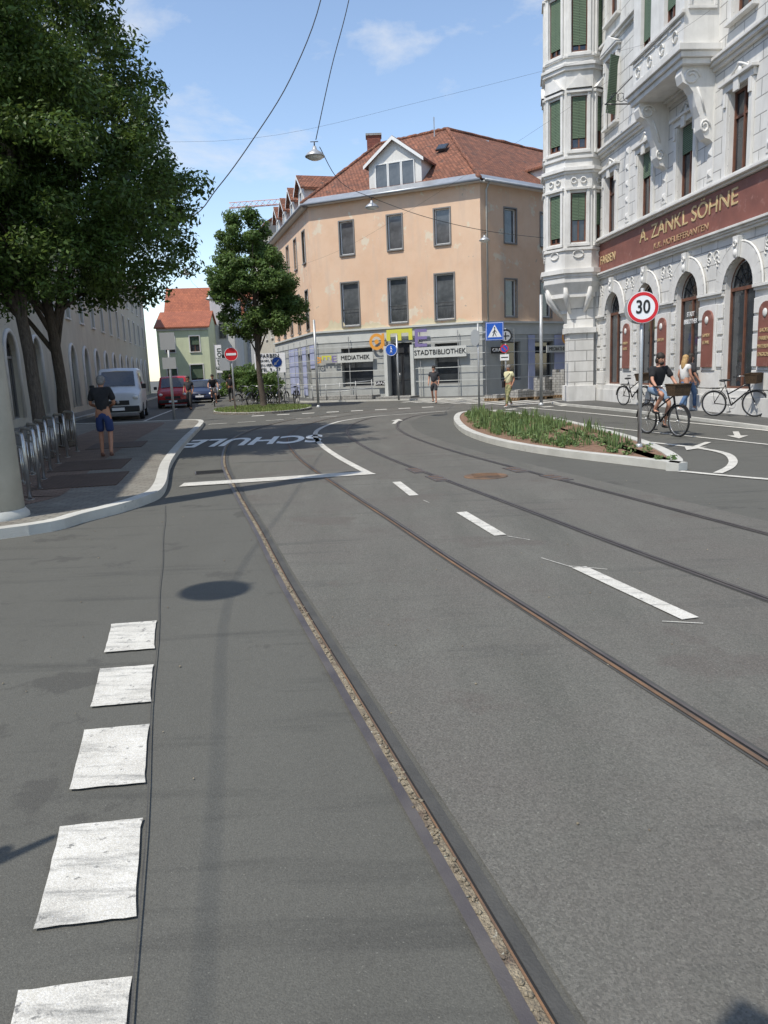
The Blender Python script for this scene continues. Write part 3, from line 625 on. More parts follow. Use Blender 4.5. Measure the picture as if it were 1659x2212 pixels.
for i in range(0,len(edges),2):
    mb=MB();moulding(mb,edges[i]+.02,edges[i+1]-.02,3.28,[(.08,0,.07),(.13,.072,.15)],stucco)
    moulding(mb,edges[i]+.05,edges[i+1]-.05,.75,[(.06,0,.5)],stucco);x0,x1=edges[i]+.02,edges[i+1]-.02
    for z in (1.35,1.8,2.25,2.7): 
        if x1-x0>.8: mb.box(x0,x0+.26,-.05,0,z,z+.38,stucco);mb.box(x1-.26,x1,-.05,0,z,z+.38,stucco)
    mb.obj('pier_moulding',wb,FW,.01)
for nm,z,pr in (('string_course',4.86,[(.10,0,.07),(.16,.072,.13),(.22,.132,.2)]),('string_course',6.2,[(.14,0,.07),(.24,.072,.14),(.18,.142,.2)]),('string_course',9.35,[(.10,0,.10),(.2,.102,.2),(.26,.202,.28)]),('string_course',13.1,[(.10,0,.10),(.2,.102,.2)])):
    mb=MB();moulding(mb,0,19,z,pr,stucco);mb.obj(nm,wb,FW,.01)
mb=MB();moulding(mb,-.3,19.3,16.4,[(.2,0,.2),(.45,.202,.4),(.7,.402,.6)],stucco)
for k in range(60): mb.box(.1+k*.32,.25+k*.32,-.6,-.2,16.3,16.6,stucco)
mb.obj('cornice',wb,FW,.01)
SUR={}
def surround(x,z0,h,w2):
    if z0 not in SUR:
        mb=MB()
        for s in (-1,1):
            xa=s*(w2+.02);xb=s*(w2+.2);mb.box(min(xa,xb),max(xa,xb),-.08,0,0,h,stucco);mb.box(min(xa,xb)+.03,max(xa,xb)-.03,-.13,-.08,h-.35,h,stucco)
        mb.box(-w2-.24,w2+.24,-.10,0,h+.02,h+.2,stucco);mb.box(-w2-.32,w2+.32,-.20,0,h+.2,h+.28,stucco);mb.box(-w2-.2,w2+.2,-.17,0,-.1,-.01,stucco)
        if z0<7:
            for s in (-1,1):
                mb.tube([(s*.5,-.05,h+.3),(s*.34,-.07,h+.40),(s*.14,-.06,h+.50),(0,-.09,h+.56)],.03,stucco,5);mb.tube([(s*.34+.07*math.cos(t),-.04,h+.38+.07*math.sin(t)) for t in [k*.7 for k in range(9)]],.017,stucco,5)
            mb.ell((0,-.05,h+.38),(.09,.06,.11),stucco,8,6)
            mb.box(-.12,.12,-.16,-.10,h-.12,h+.2,stucco)
        else:
            q=w2+.34;zz=h+.28;mb.add([(-q,-.22,zz),(q,-.22,zz),(0,-.22,zz+.45),(-q,0,zz),(q,0,zz),(0,0,zz+.45)],[(0,1,2),(0,2,5,3),(1,4,5,2)],stucco)
        SUR[z0]=mb.mesh('window_surround')
    mk('window_surround',SUR[z0],wb,FW@T(x,0,z0),.008)
for x in wx:
    for z0,h,w2 in ((6.42,2.13,.52),(10.3,2.3,.5),(13.9,2.0,.5)):
        if not (z0>7 and 5.7<x<9.1): surround(x,z0,h,w2)
dm=MB()
for k,z in enumerate((0,.55,1.1,1.65,2.2)): dm.add([(-.12,-.02,z-.12),(.12,-.02,z-.12),(.12,-.02,z+.12),(-.12,-.02,z+.12),(0,-.08,z)],[(0,1,4),(1,2,4),(2,3,4),(3,0,4)],stucco)
dm.box(-.17,.17,-.02,0,-.2,2.4,stucco);dmm=dm.mesh('relief_ornament')
for x in [(wx[i]+wx[i+1])/2 for i in range(5)]: mk('relief_ornament',dmm,wb,FW@T(x,0,6.75))
mb=MB();mb.box(.05,18.9,-.05,0,5.1,6.17,signbr);mb.box(.05,18.9,-.065,-.05,5.08,5.1,gold2);sb=mb.obj('sign_band',wb,FW)
def wt(s,x,z,size,m=gold,sx=1,y=-.062,par=None): return text(s,size,par or sb,FW@T(x,y,z)@RX(math.pi/2),m,sx=sx,ext=.01)
wt('FARBEN',1.15,5.52,.44);wt('A. ZANKL SÖHNE',7.4,5.80,.62,sx=1.3);wt('K.K. HOFLIEFERANTEN',7.2,5.31,.26,gold2,sx=1.4);wt('LACKE',15.5,5.55,.46)
for i,x in enumerate((3.25,6.25,9.3,12.28,15.3)):
    mb=MB();mb.box(x-.40,x+.40,-.09,0,1.25,3.1,stucco);mb.obj('pilaster_panel',wb,FW,.01)
    mb=MB();pts=[(-.3,0),(.3,0),(.3,1.35)]+[(.3*math.cos(t),1.35+.26*math.sin(t)) for t in [math.pi*k/8 for k in range(1,8)]]+[(-.3,1.35)]
    n=len(pts);mb.add([(p[0],-.14,p[1]) for p in pts]+[(p[0],-.09,p[1]) for p in pts],[tuple(range(n))]+[(i_,(i_+1)%n,(i_+1)%n+n,i_+n) for i_ in range(n)],signbr)
    mb.ell((0,-.15,1.33),(.10,.03,.11),stucco,10,6)
    p=mb.obj('wall_plaque',wb,FW@T(x,0,1.35))
    for k,s in enumerate((('FARBEN','LACKE'),('SAATEN',''),('SAMEN','STAHL'),('LACKE','FARBEN','MATERIAL','ENGROS'),('FARBEN','LACKE'))[i]):
        if s: text(s,.14,p,FW@T(x,-.152,2.25-k*.2)@RX(math.pi/2),gold,sx=.9,ext=.004)
for k,s in enumerate(('STADT','BIBLIOTHEK')): text(s,.2,wb,FW@T(7.8,.10,2.95-.22*k)@RX(math.pi/2),signwhite,ext=.004,sx=.8)
mb=MB();mb.M=T(0,-1,0)
wallgrid(mb,5.65,9.15,10.0,17,[(6.2,6.95,10.9,13.2),(7.85,8.6,10.9,13.2),(6.2,6.95,14.1,16),(7.85,8.6,14.1,16)],.2,stucco)
mb.M=Matrix();mb.poly([(9.15,-1,10.0),(9.15,0,10.0),(9.15,0,17),(9.15,-1,17)],stucco);mb.poly([(5.65,0,10.0),(5.65,-1,10.0),(5.65,-1,17),(5.65,0,17)],stucco)
mb.box(5.45,9.35,-1.2,0,9.83,10.0,stucco);mb.box(5.52,9.28,-1.12,0,9.68,9.828,stucco);mb.box(5.6,9.2,-1.04,0,9.53,9.678,stucco);mb.box(5.55,9.25,-1.1,-1.0,10.78,10.88,stucco);mb.box(5.6,9.21,-1.08,0,13.3,13.45,stucco)
for k in range(4):
    mb.box(5.75+k*.85,6.45+k*.85,-1.04,-1.0,10.12,10.17,stucco);mb.box(5.75+k*.85,6.45+k*.85,-1.04,-1.0,10.64,10.69,stucco);mb.tube([(6.1+k*.85+.14*math.cos(t),-1.03,10.4+.14*math.sin(t)) for t in [j*.6 for j in range(11)]],.025,stucco,5)
mb.box(9.15,9.21,-.9,-.1,10.9,10.98,stucco);mb.box(9.15,9.21,-.9,-.1,12.1,12.18,stucco);mb.box(9.15,9.21,-.9,-.82,10.98,12.1,stucco);mb.box(9.15,9.21,-.18,-.1,10.98,12.1,stucco)
for t in (.6,2.2): mb.tube([(9.18,-.5-.3*math.cos(t),11.54-.3*math.sin(t)),(9.18,-.5+.3*math.cos(t),11.54+.3*math.sin(t))],.05,stucco,6)
mb.ell((9.18,-.5,11.54),(.06,.13,.13),stucco,8,6)
ori=mb.obj('oriel',wb,FW,.01)
for x in (6.575,8.225):
    window(ori,FW@T(x,-.88,10.9),.75,2.3,'shut');window(ori,FW@T(x,-.88,14.1),.75,1.9,'shut')
for x in (5.95,8.85):
    mb=MB();pr=[(0,0),(-1.0,0),(-1.05,-.18),(-.98,-.38),(-.80,-.46),(-.66,-.62),(-.56,-.95),(-.44,-1.2),(-.40,-1.5),(-.26,-1.72),(-.12,-1.75),(0,-1.85)]
    vs=[(-.18,y,z) for y,z in pr]+[(.18,y,z) for y,z in pr];n=len(pr);mb.add(vs,[tuple(range(n)),tuple(range(n,2*n))[::-1]]+[(i,i+n,(i+1)%n+n,(i+1)%n) for i in range(n)],stucco)
    for s in (-1,1):
        mb.tube([(s*.19,-.72+.25*math.cos(t)*(1-t/14),-.26+.2*math.sin(t)*(1-t/14)) for t in [k*.7 for k in range(14)]],.035,stucco,5)
        mb.tube([(s*.19,-.28+.16*math.cos(t)*(1-t/14),-1.45+.18*math.sin(t)*(1-t/14)) for t in [k*.7 for k in range(14)]],.03,stucco,5)
        mb.tube([(s*.19,-.55,-.5),(s*.19,-.4,-.8),(s*.19,-.3,-1.1)],.035,stucco,5)
    mb.obj('scroll_bracket',ori,FW@T(x,0,9.53)@SC(1.0,.95,1.08))
mb=MB();mb.box(0,.5,-.02,.02,0,1.9,greens);mb.obj('shutter',wb,FW@T(1.74,-.05,10.5)@RZ(-1.1)@RX(-.1))
mb=MB();mb.tube([(3.2,0,10.4),(3.2,-1.0,10.4)],.025,blackp,6);mb.tube([(3.2,0,11.3),(3.2,-.95,10.42)],.018,blackp,5)
for t in range(3): mb.tube([(3.2,-.2-.22*t+.14*math.cos(a),10.62+.14*math.sin(a)) for a in [k*.7 for k in range(10)]],.012,blackp,4)
mb.tube([(3.2,-.9,10.4),(3.2,-.9,9.6)],.012,blackp,5);mb.obj('iron_sign_arm',wb,FW)
C0=Vector((8.30,32.95));ap=1.24
def octa(r,rot=rad(-100+22.5)): return [(C0.x+r/math.cos(rad(22.5))*math.cos(rot+i*rad(45)),C0.y+r/math.cos(rad(22.5))*math.sin(rot+i*rad(45))) for i in range(8)]
tw=MB();wid=2*ap*math.tan(rad(22.5));wins=[(6.3,8.15),(9.75,11.65),(13.2,15.2)];tf=[]
for i in range(-3,5):
    th=rad(-100+45*i);n=Vector((math.cos(th),math.sin(th)));D=Vector((-n.y,n.x));O=C0+n*ap-D*wid/2;F=frame(O,D);tf.append(F)
    tw.M=FW.inverted()@F;wallgrid(tw,0,wid,5.1,17.5,[(wid/2-.29,wid/2+.29,a,b) for a,b in wins],.14,stucco)
    for a,b in wins:
        tw.box(wid/2-.42,wid/2-.31,-.06,0,a-.05,b+.1,stucco);tw.box(wid/2+.31,wid/2+.42,-.06,0,a-.05,b+.1,stucco);tw.box(wid/2-.47,wid/2+.47,-.11,0,b+.1,b+.2,stucco);tw.box(wid/2-.44,wid/2+.44,-.09,0,a-.16,a-.05,stucco)
        if a<10 and a>9: q=.48;tw.add([(wid/2-q,-.15,b+.25),(wid/2+q,-.15,b+.25),(wid/2,-.15,b+.75),(wid/2-q,0,b+.25),(wid/2+q,0,b+.25),(wid/2,0,b+.75)],[(0,1,2),(0,2,5,3),(1,4,5,2)],stucco)
    tw.tube([(wid/2+.2*math.cos(t),-.03,5.85+.14*math.sin(t)) for t in [k*.6 for k in range(11)]],.03,stucco,5)
    for s in (-.18,.18): tw.tube([(wid/2+s+.1*math.cos(t),-.04,8.6+.1*math.sin(t)) for t in [k*.6 for k in range(11)]],.03,stucco,5)
tw.M=FW.inverted()
for r,z0,z1 in ((.10,5.0,5.12),(.17,5.12,5.3),(.07,6.0,6.1),(.07,8.85,8.95),(.15,8.95,9.08),(.07,9.4,9.5),(.10,12.55,12.68),(.16,12.68,12.78),(.07,13.0,13.08),(.25,16.3,16.6),(.45,16.6,17)): tw.prism(octa(ap+r),z0,z1,stucco)
ct=tw.obj('corner_oriel',wb,FW,.008)
for F in tf[1:5]:
    for a,b in wins: window(ct,F@T(wid/2,.06,a),.58,b-a,'shut')
mb=MB();pro=[(.42,3.0),(.5,3.05),(.5,3.2),(.42,3.25),(.6,3.6),(.66,3.62),(.66,3.75),(.8,3.95),(1.0,4.2),(1.08,4.22),(1.08,4.38),(1.2,4.6),(1.3,4.78),(1.3,5.0)]
mb.M=FW.inverted()@T(C0.x,C0.y,0)@RZ(rad(-100+22.5));mb.lathe([(r/math.cos(rad(22.5)),z) for r,z in pro],stucco,8,False)
for k in range(8):
    a=k*rad(45);mb.tube([(.6*math.cos(a),.6*math.sin(a),3.5),(.9*math.cos(a),.9*math.sin(a),3.85),(1.15*math.cos(a),1.15*math.sin(a),4.2),(1.26*math.cos(a),1.26*math.sin(a),4.6)],[.05,.09,.12,.08],stucco,6)
mb.obj('oriel_console',wb,FW)
mb=MB();mb.M=FW.inverted();mb.prism([(7.80,31.95),(8.78,31.9),(8.85,32.6),(7.85,32.9)],0,3.0,stone);mb.prism([(7.72,31.85),(8.85,31.8),(8.92,32.6),(7.76,32.98)],0,.7,stucco);mb.prism([(7.72,31.85),(8.85,31.8),(8.92,32.6),(7.76,32.98)],2.8,3.02,stucco);mb.obj('corner_pier',wb,FW,.01)
mb=MB();mb.tube([(-.05,-.12,.1),(-.05,-.12,16.3)],.06,zinc,8);mb.obj('downpipe',wb,FW)
# ---------------- background buildings ----------------
def house(name,label,F,Ln,dep,H,mw,mr,wins,rh=3,plinth=None,kind='white',cat='building',trim=stucco):
    t=thing(name,label,cat,F);mb=MB();o=[(x-w/2,x+w/2,z,z+h,ar) for x,z,w,h,ar in wins];wallgrid(mb,0,Ln,0,H,o,.2,mw)
    mb.poly([(Ln,0,0),(Ln,dep,0),(Ln,dep,H),(Ln,dep/2,H+rh),(Ln,0,H)],mw);mb.poly([(0,dep,0),(0,0,0),(0,0,H),(0,dep/2,H+rh),(0,dep,H)],mw);mb.poly([(Ln,dep,0),(0,dep,0),(0,dep,H),(Ln,dep,H)],mw);mb.obj('wall',t)
    mb=MB();e=.35
    for y0,y1,s in ((-e,dep/2,1),(dep+e,dep/2,-1)):
        k=rh/(dep/2);v=[(-.2,y0,H-e*k),(Ln+.2,y0,H-e*k),(Ln+.2,y1,H+rh),(-.2,y1,H+rh)];mb.add(v+[(a,b,c+.15) for a,b,c in v],[(0,3,2,1),(4,5,6,7),(0,1,5,4),(1,2,6,5),(3,0,4,7)],mr)
    mb.obj('roof',t);mb=MB();mb.box(0,Ln,-.15,0,H-.35,H-.15,trim);mb.obj('eaves_moulding',t)
    TC={}
    for x,z,w,h,ar in wins:
        k=(w,h,ar)
        if k not in TC:
            mb=MB()
            if not ar: mb.box(-w/2-.1,w/2+.1,-.06,0,h+.01,h+.13,trim);mb.box(-w/2-.1,w/2+.1,-.1,0,-.1,-.01,trim);mb.box(-w/2-.1,-w/2,-.05,0,-.01,h+.01,trim);mb.box(w/2,w/2+.1,-.05,0,-.01,h+.01,trim)
            else: r=w/2;mb.tube([(-r-.08,-.03,0)]+[((r+.08)*-math.cos(a),-.03,h-r+(r+.08)*math.sin(a)) for a in [math.pi*k_/10 for k_ in range(11)]]+[(r+.08,-.03,0)],.09,trim,5)
            TC[k]=mb.mesh('window_surround')
        mk('window_surround',TC[k],t,F@T(x,0,z));window(t,F@T(x,.14,z),w,h,kind,ar)
    return t
DLt=Vector((-.2,.98)).normalized();FLt=frame((-8.6,5.5),DLt)
house('town_house','long beige town house with pale arched ground floor openings',FLt,81,12,10.4,creamr,tile,[(3+4.1*k,.4,1.7,3.1,True) for k in range(19)]+[(3+2.05*2*k,z,1.1,1.9,False) for k in range(19) for z in (4.9,7.8)],4,kind='grey')
house('green_house','pale yellow green rendered house with orange tiled roof',frame((-23.4,84),(1,.1)),5.4,9,7.0,greenr,tile2,[(1.3,1,1,1.7,False),(1.3,4.4,1,1.6,False),(3.9,4.4,1,1.6,False),(3.9,.8,1.3,2.2,False)],1.8,kind='shut')
house('town_house','tall house with steep red tiled roof behind the green house',frame((-26,97),(1,.1)),9.5,10,7.6,creamr,tile2,[(2,4,1,1.6,False),(7.5,4,1,1.6,False)],5.2)
house('town_house','pale grey rendered house closing the end of the street',frame((-17.8,104),(1,0)),9,10,11.5,greyr,tile2,[(x,z,1,1.7,False) for x in (1.5,4.2,7) for z in (1,4.4,7.8)],2.5,kind='grey')
house('town_house','small pale house with red roof at the street bend',frame((-13.5,84),(1,-.05)),6,10,7.5,greyr,tile,[(x,z,1,1.6,False) for x in (1.3,3.4,5.3) for z in (.9,4.2)],2.5,kind='grey')
house('town_house','cream neighbouring house adjoining the peach corner building',frame((-11.4,74),Vector((.28,-.96))),12,12,13.2,creamr,tile,[(x,z,.95,1.7,False) for x in (1.5,4.5,7.5,10.5) for z in (1,4.6,7.7,10.6)],3.5,kind='dark')
house('town_house','cream house whose plain gable rises behind the tiled roof',frame((-4.5,66),(.95,-.3)),11,9,14.2,creamr,tile,[(2,11,1,1.5,False)],3.4)
house('town_house','beige rendered house along the side street',frame((26,46),Vector((.79,.61))),25,10,13,beiger,tile,[(2+3*k,z,1,1.8,False) for k in range(7) for z in (1.5,5,8.5)],3)
mb=MB()
t=thing('church_front','pale stone church gable front with small pinnacles','church',frame((-19.2,92),(1,0)))
mb.box(0,2.6,0,6,0,10.4,greyr);mb.prism([(0,0),(2.6,0),(2.6,6),(0,6)],10.4,10.7,stucco);mb.obj('wall',t)
mb=MB();mb.add([(0,0,10.7),(2.6,0,10.7),(1.3,0,12.4),(0,.5,10.7),(2.6,.5,10.7),(1.3,.5,12.4)],[(0,1,2),(0,2,5,3),(1,4,5,2)],stucco)
for x in (.15,2.45,1.3): mb.cyl((x,.25,10.7 if x!=1.3 else 12.3),(x,.25,11.9 if x!=1.3 else 13.4),.16,.02,stucco,6)
mb.obj('gable',t)
for z in (2,6): window(t,WM[t]@T(1.3,-.1,z),.9,2.2,'grey',True)
t=thing('shop_banner','white vertical shop banner reading fiction in green letters','banner',T(-14.9,72,0))
mb=MB();mb.box(-.03,.03,0,.08,0,4.6,metalg);mb.box(.05,.62,0,.05,2.0,4.5,signwhite);mb.obj('banner_frame',t);text('fiction',.8,t,T(-14.56,71.98,3.25)@RX(math.pi/2)@RZ(math.pi/2),greens)
t=thing('billboard','white painter advertising board with black lettering','billboard',T(-7.7,49,0)@RZ(-.1))
mb=MB();mb.box(0,1.95,0,.08,1.75,2.95,signwhite);mb.box(.1,.18,.08,.16,0,1.75,metalg);mb.box(1.8,1.88,.08,.16,0,1.75,metalg);mb.obj('board',t)
for k,s in enumerate(('FARBEN','ZANKL EBERLE','EIN-VERKAUF','TEL. 9 - 27')): text(s,(.34,.2,.24,.28)[k],t,WM[t]@T(.98,-.02,2.78-k*.28)@RX(math.pi/2),signblack,sx=1.0)
t=thing('tower_crane','pale red lattice tower crane above the roofs','crane',T(-11,120,0))
def lattice(mb,a,b,wd,n,m,r=.05):
    a=Vector(a);b=Vector(b);t_=(b-a).normalized()
    u_=Vector((0,0,1)) if abs(t_.z)<.5 else Vector((1,0,0));v_=t_.cross(u_).normalized();cs=[u_*wd+v_*0,-u_*wd*.5+v_*wd*.7,-u_*wd*.5-v_*wd*.7]
    for c in cs: mb.tube([a+c,b+c],r,m,4)
    for i in range(n):
        p=a.lerp(b,i/n);q=a.lerp(b,(i+1)/n)
        for k in range(3): mb.tube([p+cs[k],q+cs[(k+1)%3]],r*.6,m,4)
mb=MB();lattice(mb,(-10,0,26.3),(6,0,26.8),.5,18,crane,.055);mb.obj('jib',t);mb=MB();lattice(mb,(0,0,0),(0,0,28),.6,24,crane,.055);mb.obj('mast',t)
# ---------------- trees ----------------
def tree(label,x,y,trunk,lobes,nc,nl,size,m,seed,z0=.1,cr=(.35,.6),group=None,lr=.07,nb=16):
    rg=random.Random(seed);t=thing('tree',label,'tree',T(x,y,z0),group);cl=[]
    tot=sum(l[3]*l[4]*l[5] for l in lobes)
    for l in lobes:
        for i in range(max(6,int(nc*l[3]*l[4]*l[5]/tot))):
            d=Vector((rg.gauss(0,1),rg.gauss(0,1),rg.gauss(0,1))).normalized();q=rg.uniform(.3,1)**.45
            p=(l[0]+d.x*l[3]*q,l[1]+d.y*l[4]*q,l[2]+d.z*l[5]*q)
            if noise.noise(Vector(p)*.9+Vector((seed,0,0)))>-.2: cl.append((*p,rg.uniform(*cr)))
    mk('crown',leafmesh('crown',cl,nl,size,m,seed),t)
    mb=MB();P=cat([p[:3] for p in trunk],3);rs=[]
    for i in range(len(P)): k=i/3;a=int(min(k,len(trunk)-2));f_=k-a;rs.append((trunk[a][3]*(1-f_)+trunk[a+1][3]*f_)*rg.uniform(.95,1.05))
    mb.tube(P,rs,bark,12)
    tr=mb.obj('trunk',t);mb=MB();fork=P[int(len(P)*.55):]
    for k in range(nb):
        c=Vector(rg.choice(cl)[:3]);f=rg.choice(fork)
        if c.z<f.z-.2: f=fork[0]
        if c.z<fork[0].z+.3: continue
        mid=f.lerp(c,.5)+Vector((rg.uniform(-.15,.15),rg.uniform(-.15,.15),rg.uniform(.1,.4)))
        q_=cat([f,f.lerp(mid,.5)+Vector((0,0,.1)),mid,c],3);mb.tube(q_,[lr*(1-.85*i/len(q_)) for i in range(len(q_))],bark,6)
        for q in range(3):
            c2=mid+Vector((rg.uniform(-.8,.8),rg.uniform(-.8,.8),rg.uniform(.1,.9)));mb.tube([mid,mid.lerp(c2,.5)+Vector((0,0,.08)),c2],[.022,.014,.006],bark,4)
    mb.obj('branch',tr,WM[t]);return t
tree('broad leafy street tree with slim dark trunk beside the bike racks',-7.0,16.0,[(0,0,0,.20),(0,0,.3,.15),(-.04,0,1.2,.13),(-.12,.1,2.2,.12),(-.25,.2,3.2,.11),(-.25,.2,4.6,.09),(0,0,6,.05)],
  [(.1,-.3,8.6,2.35,2.5,2.6),(1.2,-.2,6.0,2.05,2.2,1.7),(-1.6,0,7.5,2.6,2.6,3.0),(2.35,.2,4.8,1.0,1.3,.95),(-1.5,0,4.3,2.2,2.2,1.2),(.5,0,3.9,1.6,1.8,.8),(1.8,0,3.9,.8,1.1,.45)],580,135000,.054,leafm,21,group='pair of street trees on the pavement')
tree('tall leafy street tree with upright trunk on the pavement',-7.65,18.8,[(0,0,0,.21),(0,0,.3,.16),(.03,0,1.4,.135),(-.03,0,2.6,.125),(-.1,0,4,.11),(0,.2,6.5,.06)],
  [(0,0,8.6,2.7,2.8,3.2),(1.7,.2,6.2,1.9,2.2,1.9),(-2.0,0,6.5,2.4,2.4,2.4),(1.6,1,4.5,1.5,1.6,1.0),(0,0,4.1,1.8,1.8,.8)],440,90000,.068,leafm,33,group='pair of street trees on the pavement')
tree('slender young street tree standing in a grassy traffic island',-5.7,38.2,[(0,0,0,.2),(0,0,.3,.15),(-.1,0,1.5,.13),(-.12,0,3,.12),(-.1,0,5,.09),(0,0,7.5,.04)],
  [(0,0,5.6,2.0,1.9,1.7),(-.5,0,7.6,1.25,1.3,1.6),(1.1,0,4.4,1.3,1.4,1.0),(-1.1,0,6.4,1.3,1.3,1.4),(.8,0,6.4,1.1,1.2,1.1),(-.6,0,4.2,1.2,1.2,.8)],300,62000,.08,leafm2,44,z0=.085,cr=(.28,.48),lr=.05)
for x,y,s in ((-4.2,52.5,1.0),(-6.4,60,1.3)):
    rg=random.Random(int(x*10));cl=[(rg.uniform(-1,1)*s,rg.uniform(-1,1)*s,rg.uniform(.3,1.7)*s,.4) for i in range(30)]
    t=thing('shrub','dense green shrub beside the side wall','shrub',T(x-2.8,y-6,.05),'shrubs by the side wall');mk('foliage',leafmesh('foliage',cl,5000,.1,leafm2,7),t)
# ---------------- street furniture ----------------
def pole(mb,h,r=.035,m=metalg,r2=None): mb.tube([(0,0,0),(0,0,h*.5),(0,0,h)],[r,(r+(r2 or r))/2,r2 or r],m,20)
def disc(mb,r0,r1,y,m,c=(0,0),n=32):
    if r0==0: mb.poly([(c[0]+r1*math.cos(a),y,c[1]+r1*math.sin(a)) for a in [2*math.pi*k/n for k in range(n)]],m)
    else:
        a=[(c[0]+r1*math.cos(t),y,c[1]+r1*math.sin(t)) for t in [2*math.pi*k/n for k in range(n)]];b=[(c[0]+r0*math.cos(t),y,c[1]+r0*math.sin(t)) for t in [2*math.pi*k/n for k in range(n)]]
        mb.add(a+b,[(i,(i+1)%n,n+(i+1)%n,n+i) for i in range(n)],m)
def rsign(par,M,r,face='white',ring=signred,back=True):
    mb=MB();mb.M=RX(math.pi/2);mb.lathe([(0,-.012),(r,-.012),(r+.006,0),(r,.012)],signback,32,False);mb.M=Matrix()
    disc(mb,0,r,-.013,{'white':signwhite,'blue':signblue,'red':signred,'grey':signback}[face])
    if ring and face=='white': disc(mb,r*.76,r*.97,-.016,ring)
    if face=='blue': disc(mb,r*.92,r*.98,-.016,signwhite)
    mb.box(-.03,.03,.013,.06,-.05,.05,metalg);return mb.obj('sign_plate',par,M)
t=thing('speed_limit_sign','round red and white 30 speed limit sign on a grey pole','traffic sign',T(4.62,13.75,.1)@RZ(-.15))
mb=MB();pole(mb,2.75,.033);mb.lathe([(.06,0),(.06,.05),(.035,.06)],metalg,12);mb.obj('pole',t)
p=rsign(t,WM[t]@T(0,-.07,2.42),.265);text('30',.31,p,WM[t]@T(0,-.087,2.42)@RX(math.pi/2),signblack,sx=.8,ext=.002,bold=.006)
mb=MB();mb.M=RX(math.pi/2);mb.lathe([(0,-.01),(.25,-.01),(.25,.01),(0,.01)],signback,32,False);mb.obj('sign_plate',t,WM[t]@T(-.04,.07,2.4))
t=thing('pedestrian_crossing_sign','blue square pedestrian crossing sign with white triangle on a pole','traffic sign',T(4.0,31.2,.0)@RZ(-.1))
mb=MB();pole(mb,3.3,.04);mb.tube([(0,0,2.95),(.9,0,2.95)],.02,metalg,6);mb.obj('pole',t)
mb=MB();mb.box(.3,1.0,-.06,-.03,2.62,3.32,signblue);mb.box(.32,.98,-.063,-.06,2.64,3.30,signwhite);mb.box(.335,.965,-.067,-.063,2.655,3.285,signblue)
mb.poly([(.38,-.071,2.74),(.92,-.071,2.74),(.65,-.071,3.22)],signwhite)
for a,b in (((.65,3.06),(.64,2.92)),((.64,2.94),(.57,2.78)),((.64,2.94),(.71,2.78)),((.65,3.02),(.57,2.92)),((.65,3.02),(.72,2.93))): mb.tube([(a[0],-.074,a[1]),(b[0],-.074,b[1])],.014,signblack,5)
mb.ell((.65,-.074,3.1),(.028,.01,.03),signblack,8,6);mb.obj('sign_plate',t)
rsign(t,WM[t]@T(-.12,-.06,2.75)@SC(.75,1,1.35),.24,'grey')
t=thing('parking_sign','pole with a round grey sign back and small parking signs','traffic sign',T(5.2,31.9,.0)@RZ(-.1));mb=MB();pole(mb,3.1,.035);mb.obj('pole',t)
mb=MB();disc(mb,0,.27,-.05,signback);disc(mb,.2,.27,-.054,signblack);mb.box(-.02,.02,-.058,-.054,-.15,.15,signblack);mb.box(-.15,.15,-.06,-.058,-.02,.02,signblack);mb.obj('sign_plate',t,WM[t]@T(0,0,2.8))
mb=MB();disc(mb,0,.17,-.05,signred);disc(mb,0,.13,-.054,signblue);mb.M=RY(.8);mb.box(-.13,.13,-.058,-.054,-.02,.02,signred);mb.obj('sign_plate',t,WM[t]@T(-.05,0,2.3))
mb=MB();mb.box(-.18,.18,-.05,-.03,-.12,.12,signwhite);mb.box(-.14,.14,-.053,-.05,-.02,.02,signblack);mb.obj('sign_plate',t,WM[t]@T(-.05,0,1.95))
def post(x,y,h,r,label,name='utility_pole',m=metalg,z=0,r2=None,cat='pole',cap=True):
    t=thing(name,label,cat,T(x,y,z));mb=MB();pole(mb,h,r,m,r2);mb.obj('shaft',t);mb=MB();mb.lathe([(r+.05,0),(r+.05,.04),(r,.10)],m,20);mb.obj('base_collar',t);return t
post(-2.95,37.4,4.1,.06,'slim galvanised pole on the traffic island')
post(6.5,31.2,4.3,.065,'grey galvanised pole at the crossing')
post(-4.55,8.95,8.5,.30,'thick pale grey tapered mast at the pavement edge','tram_mast',lightpole,.1,.19,'mast')
t=post(-7.75,29.2,3.3,.045,'grey pole carrying two blank sign backs',z=0,cat='sign pole');
for z,w_,h_ in ((3.0,.55,.62),(2.2,.5,.42)):
    mb=MB();mb.box(-w_/2,w_/2,-.05,-.03,-h_/2,h_/2,signback);mb.box(-.02,.02,-.03,.0,-h_/2,h_/2,metalg);mb.obj('sign_plate',t,WM[t]@T(0,0,z))
t=thing('traffic_sign','round traffic sign on a grey pole at the roadside','traffic sign',T(-2.62,1.42,0)@RZ(.8));mb=MB();pole(mb,2.6,.03);mb.obj('pole',t);rsign(t,WM[t]@T(0,-.06,2.35),.27)
t=thing('shadow_panel','unseen panel on a grey pole added to shade the road','shadow caster',T(-.55,-.35,0)@RZ(-.85));mb=MB();pole(mb,4.0,.035);mb.obj('pole',t);mb=MB();mb.box(-.62,.62,-.06,-.035,2.9,3.95,signback);mb.obj('sign_plate',t)  # out-of-view panel, added only to cast a shadow on the near right road
t=thing('footpath_sign','round blue pedestrian path sign on a grey pole','traffic sign',T(1.0,40.2,.085)@RZ(-.1));mb=MB();pole(mb,3.3,.05);mb.obj('pole',t)
rsign(t,WM[t]@T(-.3,-.07,2.55),.3,'blue');mb=MB();mb.ell((0,-.02,.14),(.035,.01,.04),signwhite,8,6)
